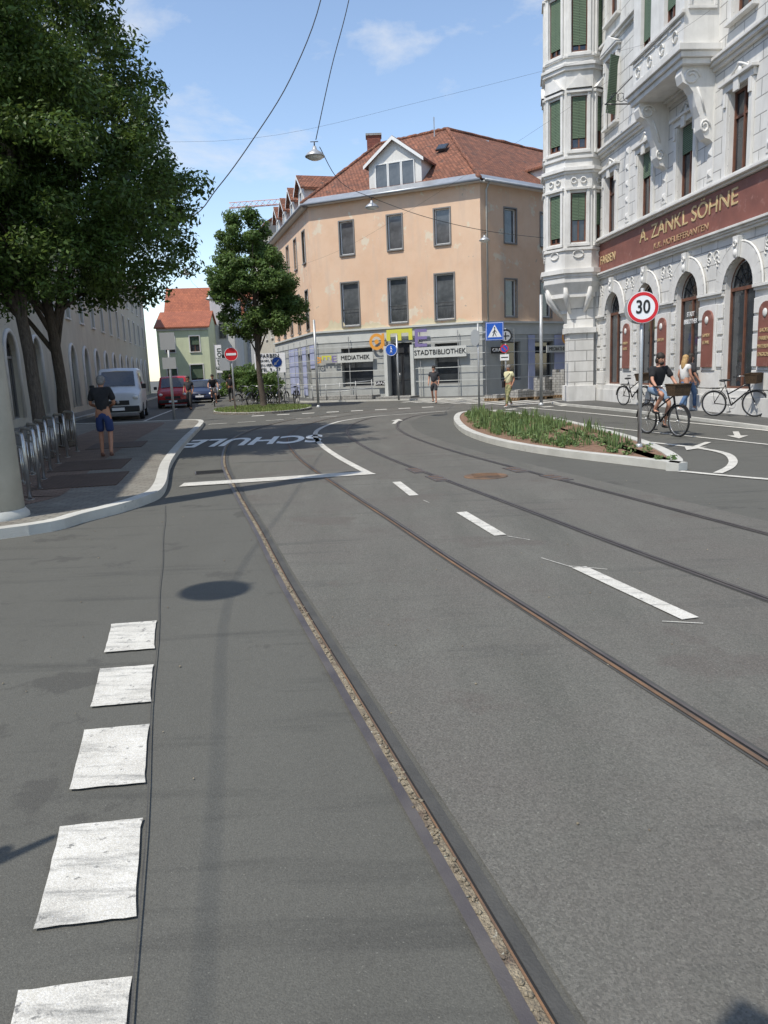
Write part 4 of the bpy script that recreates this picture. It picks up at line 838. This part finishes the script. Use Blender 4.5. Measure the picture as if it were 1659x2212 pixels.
for a,b in (((0,.1),(0,-.04)),((0,-.02),(-.06,-.18)),((0,-.02),(.06,-.18)),((0,.08),(.08,-.02))): mb.tube([(a[0],-.02,a[1]),(b[0],-.02,b[1])],.017,signwhite,5)
mb.obj('pictogram',t,WM[t]@T(-.3,-.07,2.55))
t=thing('no_entry_sign','round red no entry sign with white bar on a pole','traffic sign',T(-6.55,35.2,0)@RZ(.1));mb=MB();pole(mb,3.0,.035);mb.obj('pole',t)
p=rsign(t,WM[t]@T(0,-.06,2.6),.3,'red',None);mb=MB();mb.box(-.22,.22,-.022,-.018,-.05,.05,signwhite);disc(mb,.285,.3,-.0165,signwhite);mb.obj('pictogram',t,WM[t]@T(0,-.06,2.6))
mb=MB();mb.box(-.55,-.1,-.05,-.03,1.9,2.45,signback);mb.obj('sign_plate',t)
t=thing('direction_sign','round blue arrow sign on a short pole','traffic sign',T(-5.0,38.9,.085));mb=MB();pole(mb,2.4,.035);mb.obj('pole',t)
rsign(t,WM[t]@T(0,-.06,2.15),.26,'blue');mb=MB();mb.tube([(.1,-.02,.12),(-.08,-.02,-.08)],.025,signwhite,5);mb.poly([(-.15,-.03,-.15),(0,-.03,-.1),(-.1,-.03,0)],signwhite);mb.obj('pictogram',t,WM[t]@T(0,-.06,2.15))
def rack():
    t=thing('bike_rack','stainless steel hoop bicycle rack with inner bars on the pavement','bike rack',T(-5.3,11.6,.1)@RZ(-.95),'steel bicycle racks along the pavement')
    mb=MB();w_=.42
    mb.tube([(-w_,0,0),(-w_,0,.78),(-w_+.04,0,.85),(-w_+.1,0,.88),(w_-.1,0,.88),(w_-.04,0,.85),(w_,0,.78),(w_,0,0)],.026,stainl,10);mb.obj('hoop',t)
    mb=MB();mb.tube([(-w_,0,.22),(w_,0,.22)],.014,stainl,8);mb.tube([(-w_,0,.70),(w_,0,.70)],.014,stainl,8)
    for x in (-.25,-.12,.12,.25): mb.tube([(x,0,.22),(x,0,.70)],.010,stainl,8)
    mb.obj('crossbar',t)
    for s in (-1,1):
        mb=MB();mb.lathe([(.06,0),(.06,.012),(.03,.016)],stainl,12,False);mb.obj('base_plate',t,WM[t]@T(s*w_,0,0))
    return t
rk=rack()
for x,y in ((-5.75,12.8),(-6.15,14.0),(-6.5,15.2),(-6.8,16.4),(-7.1,17.7),(-5.0,10.6)): copytree(rk,T(x,y,.1)@RZ(-.95))
def bicycle(M,label,basket=True,group=None,fm=blackp):
    t=thing('bicycle',label,'bicycle',M,group)
    mb=MB();bb=(-.08,0,.29);st=(-.24,0,.82);ht=(.36,0,.86);hb=(.40,0,.70)
    for a,b,r in ((bb,st,.018),(bb,hb,.021),(st,(-.54,0,.34),.011),(bb,(-.54,0,.34),.012),((-.17,0,.58),ht,.017),(ht,hb,.022)): mb.cyl(a,b,r,r,fm,8)
    mb.tube([hb,(.47,0,.5),(.54,0,.34)],.016,fm,8);mb.cyl(st,(-.27,0,.92),.012,.012,stainl,8)
    mb.box(-.62,-.28,-.06,.06,.74,.755,blackp);mb.cyl((-.54,.04,.34),(-.6,.05,.74),.006,.006,fm,5)
    mb.obj('frame',t)
    for x in (-.54,.54):
        W=M@T(x,0,.34);mb=MB()
        for k in range(14):
            a=k*2*math.pi/14;mb.tube([(0,.02*(-1)**k,0),(.31*math.cos(a),0,.31*math.sin(a))],.0018,stainl,3)
        mb.tube([(0,-.05,0),(0,.05,0)],.018,stainl,8);wh=mb.obj('wheel',t,W)
        mb=MB();mb.tube([(.323*math.cos(a),0,.323*math.sin(a)) for a in [k*math.pi/18 for k in range(36)]],.022,rubber,7,True);mb.obj('tyre',wh,W)
        mb=MB();mb.tube([(.298*math.cos(a),0,.298*math.sin(a)) for a in [k*math.pi/18 for k in range(36)]],.007,silverp,5,True);mb.obj('rim',wh,W)
        mb=MB();a0,a1=(.2,2.9) if x>0 else (.3,3.1)
        P=[(.365*math.cos(a0+(a1-a0)*k/12),.365*math.sin(a0+(a1-a0)*k/12)) for k in range(13)]
        mb.add([(p[0],-.03,p[1]) for p in P]+[(p[0],.03,p[1]) for p in P],[(i,i+1,i+14,i+13) for i in range(12)],blackp);mb.obj('mudguard',t,W)
    mb=MB();mb.cyl(ht,(.33,0,1.02),.013,.013,stainl,8);mb.tube([(.18,-.29,1.06),(.30,-.26,1.07),(.35,-.08,1.04),(.35,.08,1.04),(.30,.26,1.07),(.18,.29,1.06)],.012,stainl,8)
    for s in (-1,1): mb.cyl((.10,s*.30,1.055),(.21,s*.285,1.06),.018,.018,black,8)
    mb.obj('handlebar',t)
    mb=MB();mb.ell((-.3,0,.94),(.10,.095,.035),black,12,6);mb.ell((-.19,0,.945),(.11,.035,.028),black,10,6);mb.obj('saddle',t)
    mb=MB();mb.tube([(-.08+.09*math.cos(a),.05,.29+.09*math.sin(a)) for a in [k*math.pi/8 for k in range(16)]],.006,stainl,4,True);mb.cyl((-.08,.06,.29),(-.08,.08,.45),.009,.009,stainl,6);mb.cyl((-.08,-.06,.29),(-.08,-.08,.13),.009,.009,stainl,6);mb.cyl((-.08,-.06,.29),(-.08,.06,.29),.014,.014,stainl,6)
    mb.box(-.12,-.04,.08,.17,.44,.46,black);mb.box(-.12,-.04,-.17,-.08,.12,.14,black);mb.obj('crankset',t)
    mb=MB();mb.ell((.47,0,.88),(.045,.035,.035),stainl,10,6);mb.obj('headlamp',t)
    if basket:
        mb=MB();a=[(-.13,-.17),(.13,-.17),(.13,.17),(-.13,.17)];b=[(-.16,-.21),(.16,-.21),(.16,.21),(-.16,.21)]
        vs=[(*p,0) for p in a]+[(*p,.24) for p in b];mb.add(vs,[(0,3,2,1)]+[(i,(i+1)%4,(i+1)%4+4,i+4) for i in range(4)],wicker);mb.tube([(*p,.24) for p in b],.014,wicker,6,True);mb.obj('basket',t,M@T(.50,0,.86),0)
    return t
BK=T(6.12,16.75,0)@RZ(-1.28)
bicycle(BK,'black city bicycle with wicker front basket being ridden')
pk=bicycle(T(9.3,20.3,.075)@RZ(-.85)@RX(.06),'black bicycle with wicker basket parked against the white facade')
copytree(pk,T(8.85,27.0,.075)@RZ(-1.2)@RX(.06),'dark bicycle parked by the brown plaque at the facade')
rb=bicycle(T(-6.6,41.2,.02)@RZ(1.2)@RX(.05),'dark bicycle parked beyond the traffic island',False,'bicycles parked beyond the traffic island')
for i,(x,y,a) in enumerate(((-5.9,41.6,1.4),(-5.2,41.9,1.3),(-4.5,42.3,1.5),(-7.2,41.5,1.1))): copytree(rb,T(x,y,.02)@RZ(a))
fb=copytree(rb,T(-9.3,43.8,0)@RZ(-1.35),'dark bicycle ridden along the street');del fb['group']
# ---------------- people ----------------
def skin(vs,es,m,name,parent,M,roots=(0,),sub=1):
    me=bpy.data.meshes.new('t');me.from_pydata([v[0] for v in vs],es,[]);o=bpy.data.objects.new('t',me);COL.objects.link(o);o.modifiers.new('s','SKIN')
    sv=me.skin_vertices[0].data
    for i,v in enumerate(vs): r=v[1];sv[i].radius=(r,r) if not isinstance(r,tuple) else r;sv[i].use_root=i in roots
    if sub: ss=o.modifiers.new('u','SUBSURF');ss.levels=sub;ss.render_levels=sub
    bpy.context.view_layer.update();n=bpy.data.meshes.new_from_object(o.evaluated_get(bpy.context.evaluated_depsgraph_get()));bpy.data.objects.remove(o)
    n.materials.clear();n.materials.append(m)
    for p in n.polygons:p.use_smooth=True;p.material_index=0
    return mk(name,n,parent,M)
BASE=dict(pel=(0,0,.94),sp=(0,0,1.10),ch=(0,.01,1.28),nk=(0,.0,1.45),hd=(0,.02,1.61),
 sL=(-.175,0,1.40),eL=(-.23,-.07,1.13),wL=(-.22,.07,.90),sR=(.175,0,1.40),eR=(.23,.03,1.13),wR=(.23,.17,.92),
 hL=(-.09,0,.90),kL=(-.10,.12,.50),aL=(-.10,.10,.08),hR=(.09,0,.90),kR=(.10,-.02,.50),aR=(.10,-.25,.14))
def person(M,label,h=1.75,pose=None,sk=skinm,top=cblack,bot=cnavy,bl=.75,hair=haird,longhair=False,shoe=black,sl=.6,beard=False,name='person',bag=None,group=None):
    J=dict(BASE);J.update(pose or {});J={k:Vector(v) for k,v in J.items()};s=h/1.75
    M=M@SC(s,s,s);t=thing('person',label,'person',M,group)
    V=Vector;hd=J['hd'];up=(hd-J['nk']).normalized();fw=V((0,1,0))
    f2=(fw-up*fw.dot(up)).normalized()
    vs=[(J['pel'],.12),(J['sp'],.115),(J['ch'],.135),(J['nk'],.06),(J['nk'].lerp(hd,.45),.052),(hd-up*.06+f2*.015,.068),(hd+up*.02,.088),(hd+up*.085,.06)]
    es=[(i,i+1) for i in range(7)]
    def ch(root,pts):
        k=root
        for p in pts: vs.append(p);es.append((k,len(vs)-1));k=len(vs)-1
    roots=[0]
    for q in 'LR':
        S,E,W=J['s'+q],J['e'+q],J['w'+q];d=(W-E).normalized();palm=W+d*.07
        ch(2,[(S,.06),(S.lerp(E,.5),.046),(E,.038),(E.lerp(W,.35),.038),(W,.025),(palm,.03)])
        Hh,K,An=J['h'+q],J['k'+q],J['a'+q]
        ch(0,[(Hh,.09),(Hh.lerp(K,.5),.078),(K,.054),(K.lerp(An,.35),.054),(An,.036),(An+V((0,.06,-.045)),.034),(An+V((0,.15,-.055)),.026)])
    for q in 'LR':
        E,W=J['e'+q],J['w'+q];d=(W-E).normalized();side=d.cross(V((1,0,0))).normalized();inn_=V((1 if q=='L' else -1,0,0));curl=inn_*.35 if abs(d.z)>.6 else V((0,0,-1))*.8
        for i,l in enumerate((.065,.08,.075,.06)):
            b=W+d*.07+side*(i-1.5)*.018;k=len(vs);roots.append(k)
            vs+= [(b,.010),(b+d*l*.5+curl*l*.15,.009),(b+d*l*.85+curl*l*.55,.0075)];es+=[(k,k+1),(k+1,k+2)]
        b=W+d*.03-side*.02;k=len(vs);roots.append(k);vs+=[(b,.011),(b+d*.03-side*.03,.010),(b+d*.06-side*.035+curl*.02,.008)];es+=[(k,k+1),(k+1,k+2)]
    k=len(vs);roots.append(k);vs+=[(hd+f2*.06,.014),(hd+f2*.105-up*.015,.012)];es.append((k,k+1))
    for sd in (-1,1): k=len(vs);roots.append(k);vs+=[(hd+V((sd*.075,0,0)),.012),(hd+V((sd*.092,-.01,.012)),.016)];es.append((k,k+1))
    skin(vs,es,sk,'body',t,M,roots)
    vs=[(J['pel']+V((0,0,-.01)),.15),(J['sp'],.143),(J['ch'],.163),(J['nk']-V((0,0,.035)),.082)];es=[(0,1),(1,2),(2,3)]
    for q in 'LR':
        S,E=J['s'+q],J['e'+q];k=len(vs);vs+=[(S-V((0,0,.005)),.084),(S.lerp(E,sl),.074)];es+=[(2,k),(k,k+1)]
    skin(vs,es,top,'shirt',t,M)
    vs=[(J['sp']-V((0,0,.09)),.12),(J['pel']-V((0,0,.01)),.138)];es=[(0,1)]
    for q in 'LR':
        Hh,K,An=J['h'+q],J['k'+q],J['a'+q];k=len(vs)
        if bl<=1: vs+=[(Hh,.108),(Hh.lerp(K,.5*bl),.10),(Hh.lerp(K,bl),.088)];es+=[(1,k),(k,k+1),(k+1,k+2)]
        else: vs+=[(Hh,.108),(Hh.lerp(K,.5),.094),(K,.072),(K.lerp(An,.4),.068),(K.lerp(An,.92),.058)];es+=[(1,k),(k,k+1),(k+1,k+2),(k+2,k+3),(k+3,k+4)]
    skin(vs,es,bot,'shorts' if bl<=1 else 'trousers',t,M)
    for q in 'LR':
        An=J['a'+q];mb=MB();mb.ell((An.x,An.y+.055,An.z-.055),(.045,.13,.03),shoe,10,6);mb.ell((An.x,An.y-.01,An.z-.035),(.042,.06,.04),shoe,8,6);mb.obj('shoe',t,M)
    mb=MB();R3=Matrix((V((1,0,0)),f2,up)).transposed().to_4x4();mb.M=T(*hd)@R3
    mb.ell((0,-.022,.045),(.092,.098,.095),hair,14,10);mb.ell((0,-.05,-.01),(.082,.07,.085),hair,12,8)
    if longhair: mb.ell((0,-.07,-.13),(.10,.055,.20),hair,12,8);mb.ell((.07,-.04,-.08),(.035,.05,.14),hair,8,6);mb.ell((-.07,-.04,-.08),(.035,.05,.14),hair,8,6)
    if beard: mb.ell((0,.045,-.085),(.058,.045,.042),hair,10,6);mb.ell((.075,-.03,-.04),(.03,.05,.07),hair,8,6);mb.ell((-.075,-.03,-.04),(.03,.05,.07),hair,8,6)
    mb.obj('hair',t,M)
    mb=MB();mb.M=T(*hd)@R3
    for sd in (-1,1): mb.ell((sd*.032,.084,.012),(.012,.006,.007),signblack,8,5)
    mb.obj('eyes',t,M);mb=MB();mb.M=T(*hd)@R3;mb.ell((0,.083,-.048),(.022,.006,.006),skint,8,4);mb.obj('mouth',t,M)
    if bag: 
        mb=MB();mb.box(.17,.27,-.12,.12,.82,1.08,bag);mb.tube([(.2,-.02,1.08),(.1,-.16,1.3),(-.12,-.06,1.47),(-.14,.1,1.38),(.1,.17,1.15),(.2,.08,1.08)],.012,bag,6);mb.obj('shoulder_bag',t,M,.02)
    return t
person(T(-5.6,15.7,.112)@RZ(.15),'man in black T-shirt and blue shorts walking away head bowed',1.68,dict(nk=(0,.03,1.44),hd=(0,.10,1.57),eL=(-.245,.03,1.13),wL=(-.13,.24,1.04),eR=(.245,.02,1.13),wR=(.13,.24,1.06),kL=(-.10,.12,.51),aL=(-.11,.10,.09),kR=(.11,.02,.5),aR=(.12,-.16,.11)),skint,cblack,cnavy,.95,hairg,shoe=brown,sl=.85)
person(T(2.6,36.8,0)@RZ(2.9),'man in charcoal shirt and dark shorts crossing the street',1.76,None,skinm,cdark,cdark,.9,haird)
person(T(5.1,30.6,0)@RZ(2.3),'older woman in pale yellow top and olive print trousers walking',1.66,dict(kL=(-.1,.2,.52),aL=(-.1,.28,.09),kR=(.1,.0,.5),aR=(.1,-.3,.16),eR=(.25,-.1,1.15),wR=(.3,-.02,.93)),skint,cyellow,colive,2,hairg,shoe=cwhite,bag=black)
RIDE=dict(pel=(0,-.29,1.03),sp=(0,-.25,1.17),ch=(0,-.19,1.34),nk=(0,-.13,1.50),hd=(.01,-.09,1.655),sL=(-.175,-.15,1.45),sR=(.175,-.15,1.45),eL=(-.27,-.02,1.20),wL=(-.27,.12,1.07),eR=(.27,-.02,1.20),wR=(.27,.12,1.07),
 hL=(-.09,-.27,.99),kL=(-.11,.08,.70),aL=(-.12,-.10,.235),hR=(.09,-.27,.99),kR=(.11,.14,.90),aR=(.12,-.12,.56))
person(BK@RZ(-math.pi/2),'bearded man in black T-shirt and denim shorts riding a bicycle',1.73,RIDE,skinm,cblack,cdenim,.85,haird,shoe=black,beard=True,sl=.8)
person(T(9.0,22.9,.075)@RZ(-1.3),'woman with long blonde hair, white top and blue jeans',1.66,None,skinm,cwhite,cdenim2,2,hairb,True,shoe=cwhite,sl=.5)
person(T(9.35,23.4,.075)@RZ(-1.5),'woman with dark hair, dark jacket and blue jeans with white shoes',1.7,dict(kL=(-.1,.0,.5),aL=(-.1,-.25,.14),kR=(.1,.12,.5),aR=(.1,.12,.08)),skinm,cdark,cdenim2,2,haird,True,shoe=cwhite,sl=.95)
person(T(-9.3,43.8,0)@RZ(-1.35)@RZ(-math.pi/2),'person in dark clothes cycling along the street',1.75,RIDE,skinm,cblack,cdark,1,haird)
person(T(-9.9,40.6,0)@RZ(3.0),'man in dark clothes walking beside the parked red van',1.75,None,skint,cdark,cdark,2,haird)
person(T(-9.6,50.5,0)@RZ(.1),'man in black clothes walking along the street',1.78,None,skint,cblack,cblack,2,haird)
# ---------------- vehicles ----------------
def vehicle(M,label,kind,paintm,group='vehicles parked along the street'):
    big=kind=='van'
    t=thing('parked_van' if big else 'parked_car',label,'van' if big else 'car',M,group)
    if big: st=[(2.45,.34,.72,.78,.78,.68),(2.40,.26,.95,1.02,.92,.78),(1.95,.24,1.08,1.16,.97,.84),(1.72,.24,1.12,1.22,.98,.85),(1.05,.24,1.16,1.86,.98,.78),(.8,.24,1.16,1.95,.98,.80),(-2.1,.24,1.16,1.97,.98,.80),(-2.42,.3,1.1,1.86,.95,.76)]
    else: st=[(2.1,.32,.55,.60,.68,.58),(2.0,.24,.68,.74,.84,.70),(1.2,.22,.82,.90,.88,.76),(.95,.22,.86,.96,.88,.74),(.25,.22,.9,1.42,.88,.62),(-.2,.22,.9,1.47,.88,.62),(-1.3,.22,.9,1.42,.88,.60),(-1.95,.24,.88,1.02,.86,.66),(-2.1,.34,.8,.86,.76,.6)]
    rings=[]
    for x,zb,zs,zt,wb_,wt in st:
        h=[(wb_*.86,zb),(wb_*.98,zb+.10),(wb_,(zb+zs)/2),(wb_*.985,zs),(wt+.02,zt-.07),(wt*.86,zt),(0,zt+.025)]
        rings.append([(x,y,z) for y,z in h]+[(x,-y,z) for y,z in h[::-1][1:]])
    mb=MB();n=len(rings[0]);vs=[v for r in rings for v in r];fs=[]
    for i in range(len(rings)-1):
        for j in range(n): fs.append((i*n+j,(i+1)*n+j,(i+1)*n+(j+1)%n,i*n+(j+1)%n))
    fs+=[tuple(range(n)),tuple(range((len(rings)-1)*n,len(rings)*n))[::-1]]
    mb.add(vs,fs,paintm,True);mb.obj('body',t,M,.03)
    wi=3;a,b=rings[wi],rings[wi+1]
    def lp(p,q,f,o): return tuple(p[k]+(q[k]-p[k])*f+o[k] for k in range(3))
    mb=MB();o=(.02,0,.02);P=[lp(a[5],b[5],.06,o),lp(a[6],b[6],.06,o),lp(a[7],b[7],.06,o),lp(a[7],b[7],.93,o),lp(a[6],b[6],.93,o),lp(a[5],b[5],.93,o)]
    mb.poly(P,glass);mb.obj('windscreen',t,M)
    for s,(j0,j1) in ((1,(3,4)),(-1,(9,8))):
        mb=MB()
        for i0 in range(wi+1,len(rings)-2 if not big else wi+3):
            r0,r1_=rings[i0],rings[i0+1];o=(0,s*.012,0)
            c=[lp(r0[j0],r0[j1],.08,o),lp(r1_[j0],r1_[j1],.08,o),lp(r1_[j0],r1_[j1],.85,o),lp(r0[j0],r0[j1],.85,o)]
            if big and i0==wi+2: c=[lp(c[0],c[1],.03,(0,0,0)),lp(c[0],c[1],.34,(0,0,0)),lp(c[3],c[2],.34,(0,0,0)),lp(c[3],c[2],.03,(0,0,0))]
            mb.poly(c,glass)
        mb.obj('side_window',t,M)
        zl=st[1][2]
        mb=MB();mb.ell((0,0,0),(.10,.15,.085),lampg,10,6);mb.obj('headlight',t,M@T(st[1][0]-.0,s*st[1][4]*.78,zl-.10)@RZ(-s*.5))
        mb=MB();mb.box(-.06,.06,-.1,.1,-.09,.1,paintm if not big else black);mb.obj('wing_mirror',t,M@T(st[3][0]-.1,s*(st[3][4]+.1),st[3][3]+.03),.03)
        for x in ((1.5,-1.55) if big else (1.3,-1.3)):
            W=M@T(x,s*(st[3][4]-.08),.33);mb=MB();mb.M=RX(math.pi/2);mb.lathe([(.2,-.1),(.31,-.1),(.33,-.06),(.33,.06),(.31,.1),(.2,.1)],rubber,20);wh=mb.obj('wheel',t,W);mb=MB();mb.M=RX(math.pi/2);mb.lathe([(0,.07*-s),(.05,.085*-s),(.19,.075*-s),(.2,.1*-s)],silverp,14,False);mb.obj('rim',wh,W)
    mb=MB();x=st[0][0]
    mb.box(x-.25,x+.04,-st[1][4]*.95,st[1][4]*.95,st[0][1]-.02,st[0][1]+.2,black if big else paintm);mb.obj('bumper',t,M,.04)
    mb=MB();mb.box(x-.1,x+.02,-st[0][4]*.6,st[0][4]*.6,st[0][2]-.14,st[0][2]+.03,black);mb.ell((x+.03,0,st[0][2]-.03),(.015,.07,.07),silverp,12,6);mb.obj('grille',t,M)
    mb=MB();mb.box(x+.04,x+.055,-.26,.26,.38,.49,signwhite);mb.obj('number_plate',t,M)
    return t
rot=lambda a:RZ(-math.pi/2+a)
vehicle(T(-11.35,34.4,0)@rot(.24)@SC(.96,.96,1.1),'white panel van with black bumper parked along the kerb','van',whitep)
vehicle(T(-11.9,45.4,0)@rot(.2)@SC(.88,.88,.9),'bright red passenger van parked behind the white van','van',redp)
for x,y,m,l in ((-12.0,52.5,bluep,'dark blue hatchback parked along the kerb'),(-13.0,59,silverp,'silver hatchback parked along the kerb'),(-14.0,65.5,blackp,'black hatchback parked along the kerb'),(-8.9,62,silverp,'silver car parked in the far side row'),(-10.2,70,redp,'red car parked in the far side row')): vehicle(T(x,y,0)@rot(.18),l,'car',m)
def pallet(x,y,a,h,label):
    t=thing('paving_pallet',label,'pallet',T(x,y,.02)@RZ(a),'pallets of paving blocks by the crossing');mb=MB()
    for k in range(5): mb.box(-.6,.6,-.4+k*.17,-.29+k*.17,.10,.125,wood)
    for k in (-.5,0,.5): mb.box(k-.05,k+.05,-.4,.4,0,.098,wood)
    mb.obj('pallet_frame',t);mb=MB()
    for i in range(4):
        for j in range(3): mb.box(-.56+i*.28,-.3+i*.28,-.38+j*.25,-.15+j*.25,.127,.127+h*(1-.12*((i+j)%2)),concrete)
    mb.obj('paving_blocks',t)
for x,y,a,h in ((6.6,36.3,.6,.35),(7.6,36.7,.5,.25),(8.2,38,.6,.85),(5.6,36.6,.7,.15),(9.0,37.5,.6,1.2)): pallet(x,y,a,h,'wooden pallet stacked with pale paving blocks beside the crossing')
# ---------------- overhead cables and pendant lamps ----------------
def cable(pts,r,label):
    t=thing('overhead_cable',label,'cable',T(*pts[0]));mb=MB();mb.M=T(*pts[0]).inverted();mb.tube(cat(pts,6),r,black,5);mb.obj('wire',t);return t
cable([(-.7,24,14.5),(-1.2,24,12),(-2.2,24,9.95),(-3.4,24,8.35),(-4.5,24,7.1),(-5.5,24,6.25),(-8,24,5.9),(-12.2,24,8.0)],.016,'thick black cable sagging across the street')
cable([(0.2,24,14.5),(-.4,24,12),(-1.0,24,10.2),(-1.55,24,8.3)],.014,'black cable dropping to a pendant lamp')
cable([(-1.45,24,8.1),(-1.0,27.5,7.9),(0,34,8.75),(2.2,34,7.9),(4.7,34,7.25),(7.0,33,6.7)],.012,'black lamp cable running to the corner oriel')
cable([(-9,24,8.6),(-3.5,24,8.4),(2,24,9.3),(9.5,24,10.8)],.0028,'thin steel span wire above the street')
cable([(9,22,10.5),(5,27,8.9),(-1,36,7.2),(-5,45,7.4)],.003,'thin steel span wire above the junction')
cable([(-12,30,7.2),(-9,33,6.6),(-8,34,6.4),(-7.5,34,5.35),(-6.5,44,4.6),(-4.6,50,7)],.005,'thin wire with small lamps above the side street')
cable([(-4.65,13,7.3),(-4.55,6.6,7.1),(-4.52,3,7.05),(-4.1,-.4,7.3),(-3.5,-6,8)],.0065,'black lamp cable above the pavement edge')
def lampp(x,y,z,s,label='domed grey metal pendant street lamp hanging on a cable'):
    t=thing('pendant_lamp',label,'street lamp',T(x,y,z)@SC(s,s,s),'pendant street lamps on cables');mb=MB()
    mb.lathe([(.0,.30),(.05,.29),(.07,.2),(.12,.16),(.22,.10),(.31,.0),(.30,-.02),(.0,-.015)],metalg,20);mb.obj('lamp_shade',t);mb=MB();mb.lathe([(.25,-.02),(.22,-.07),(.12,-.11),(0,-.12)],lampg,16);mb.obj('lamp_glass',t)
    mb=MB();mb.tube([(0,0,.28),(0,0,.42)],.02,black,6);mb.tube([(-.12,0,.42),(.12,0,.42)],.012,black,6);mb.obj('hanger',t)
lampp(-1.6,24,7.85,.95);lampp(0,34,8.35,.95);lampp(4.7,34,6.85,.75);lampp(-8,34,6.0,.7);lampp(-7.5,36,5.1,.55);lampp(-7.2,44,4.5,.55);lampp(-4.5,3.0,6.75,.9)
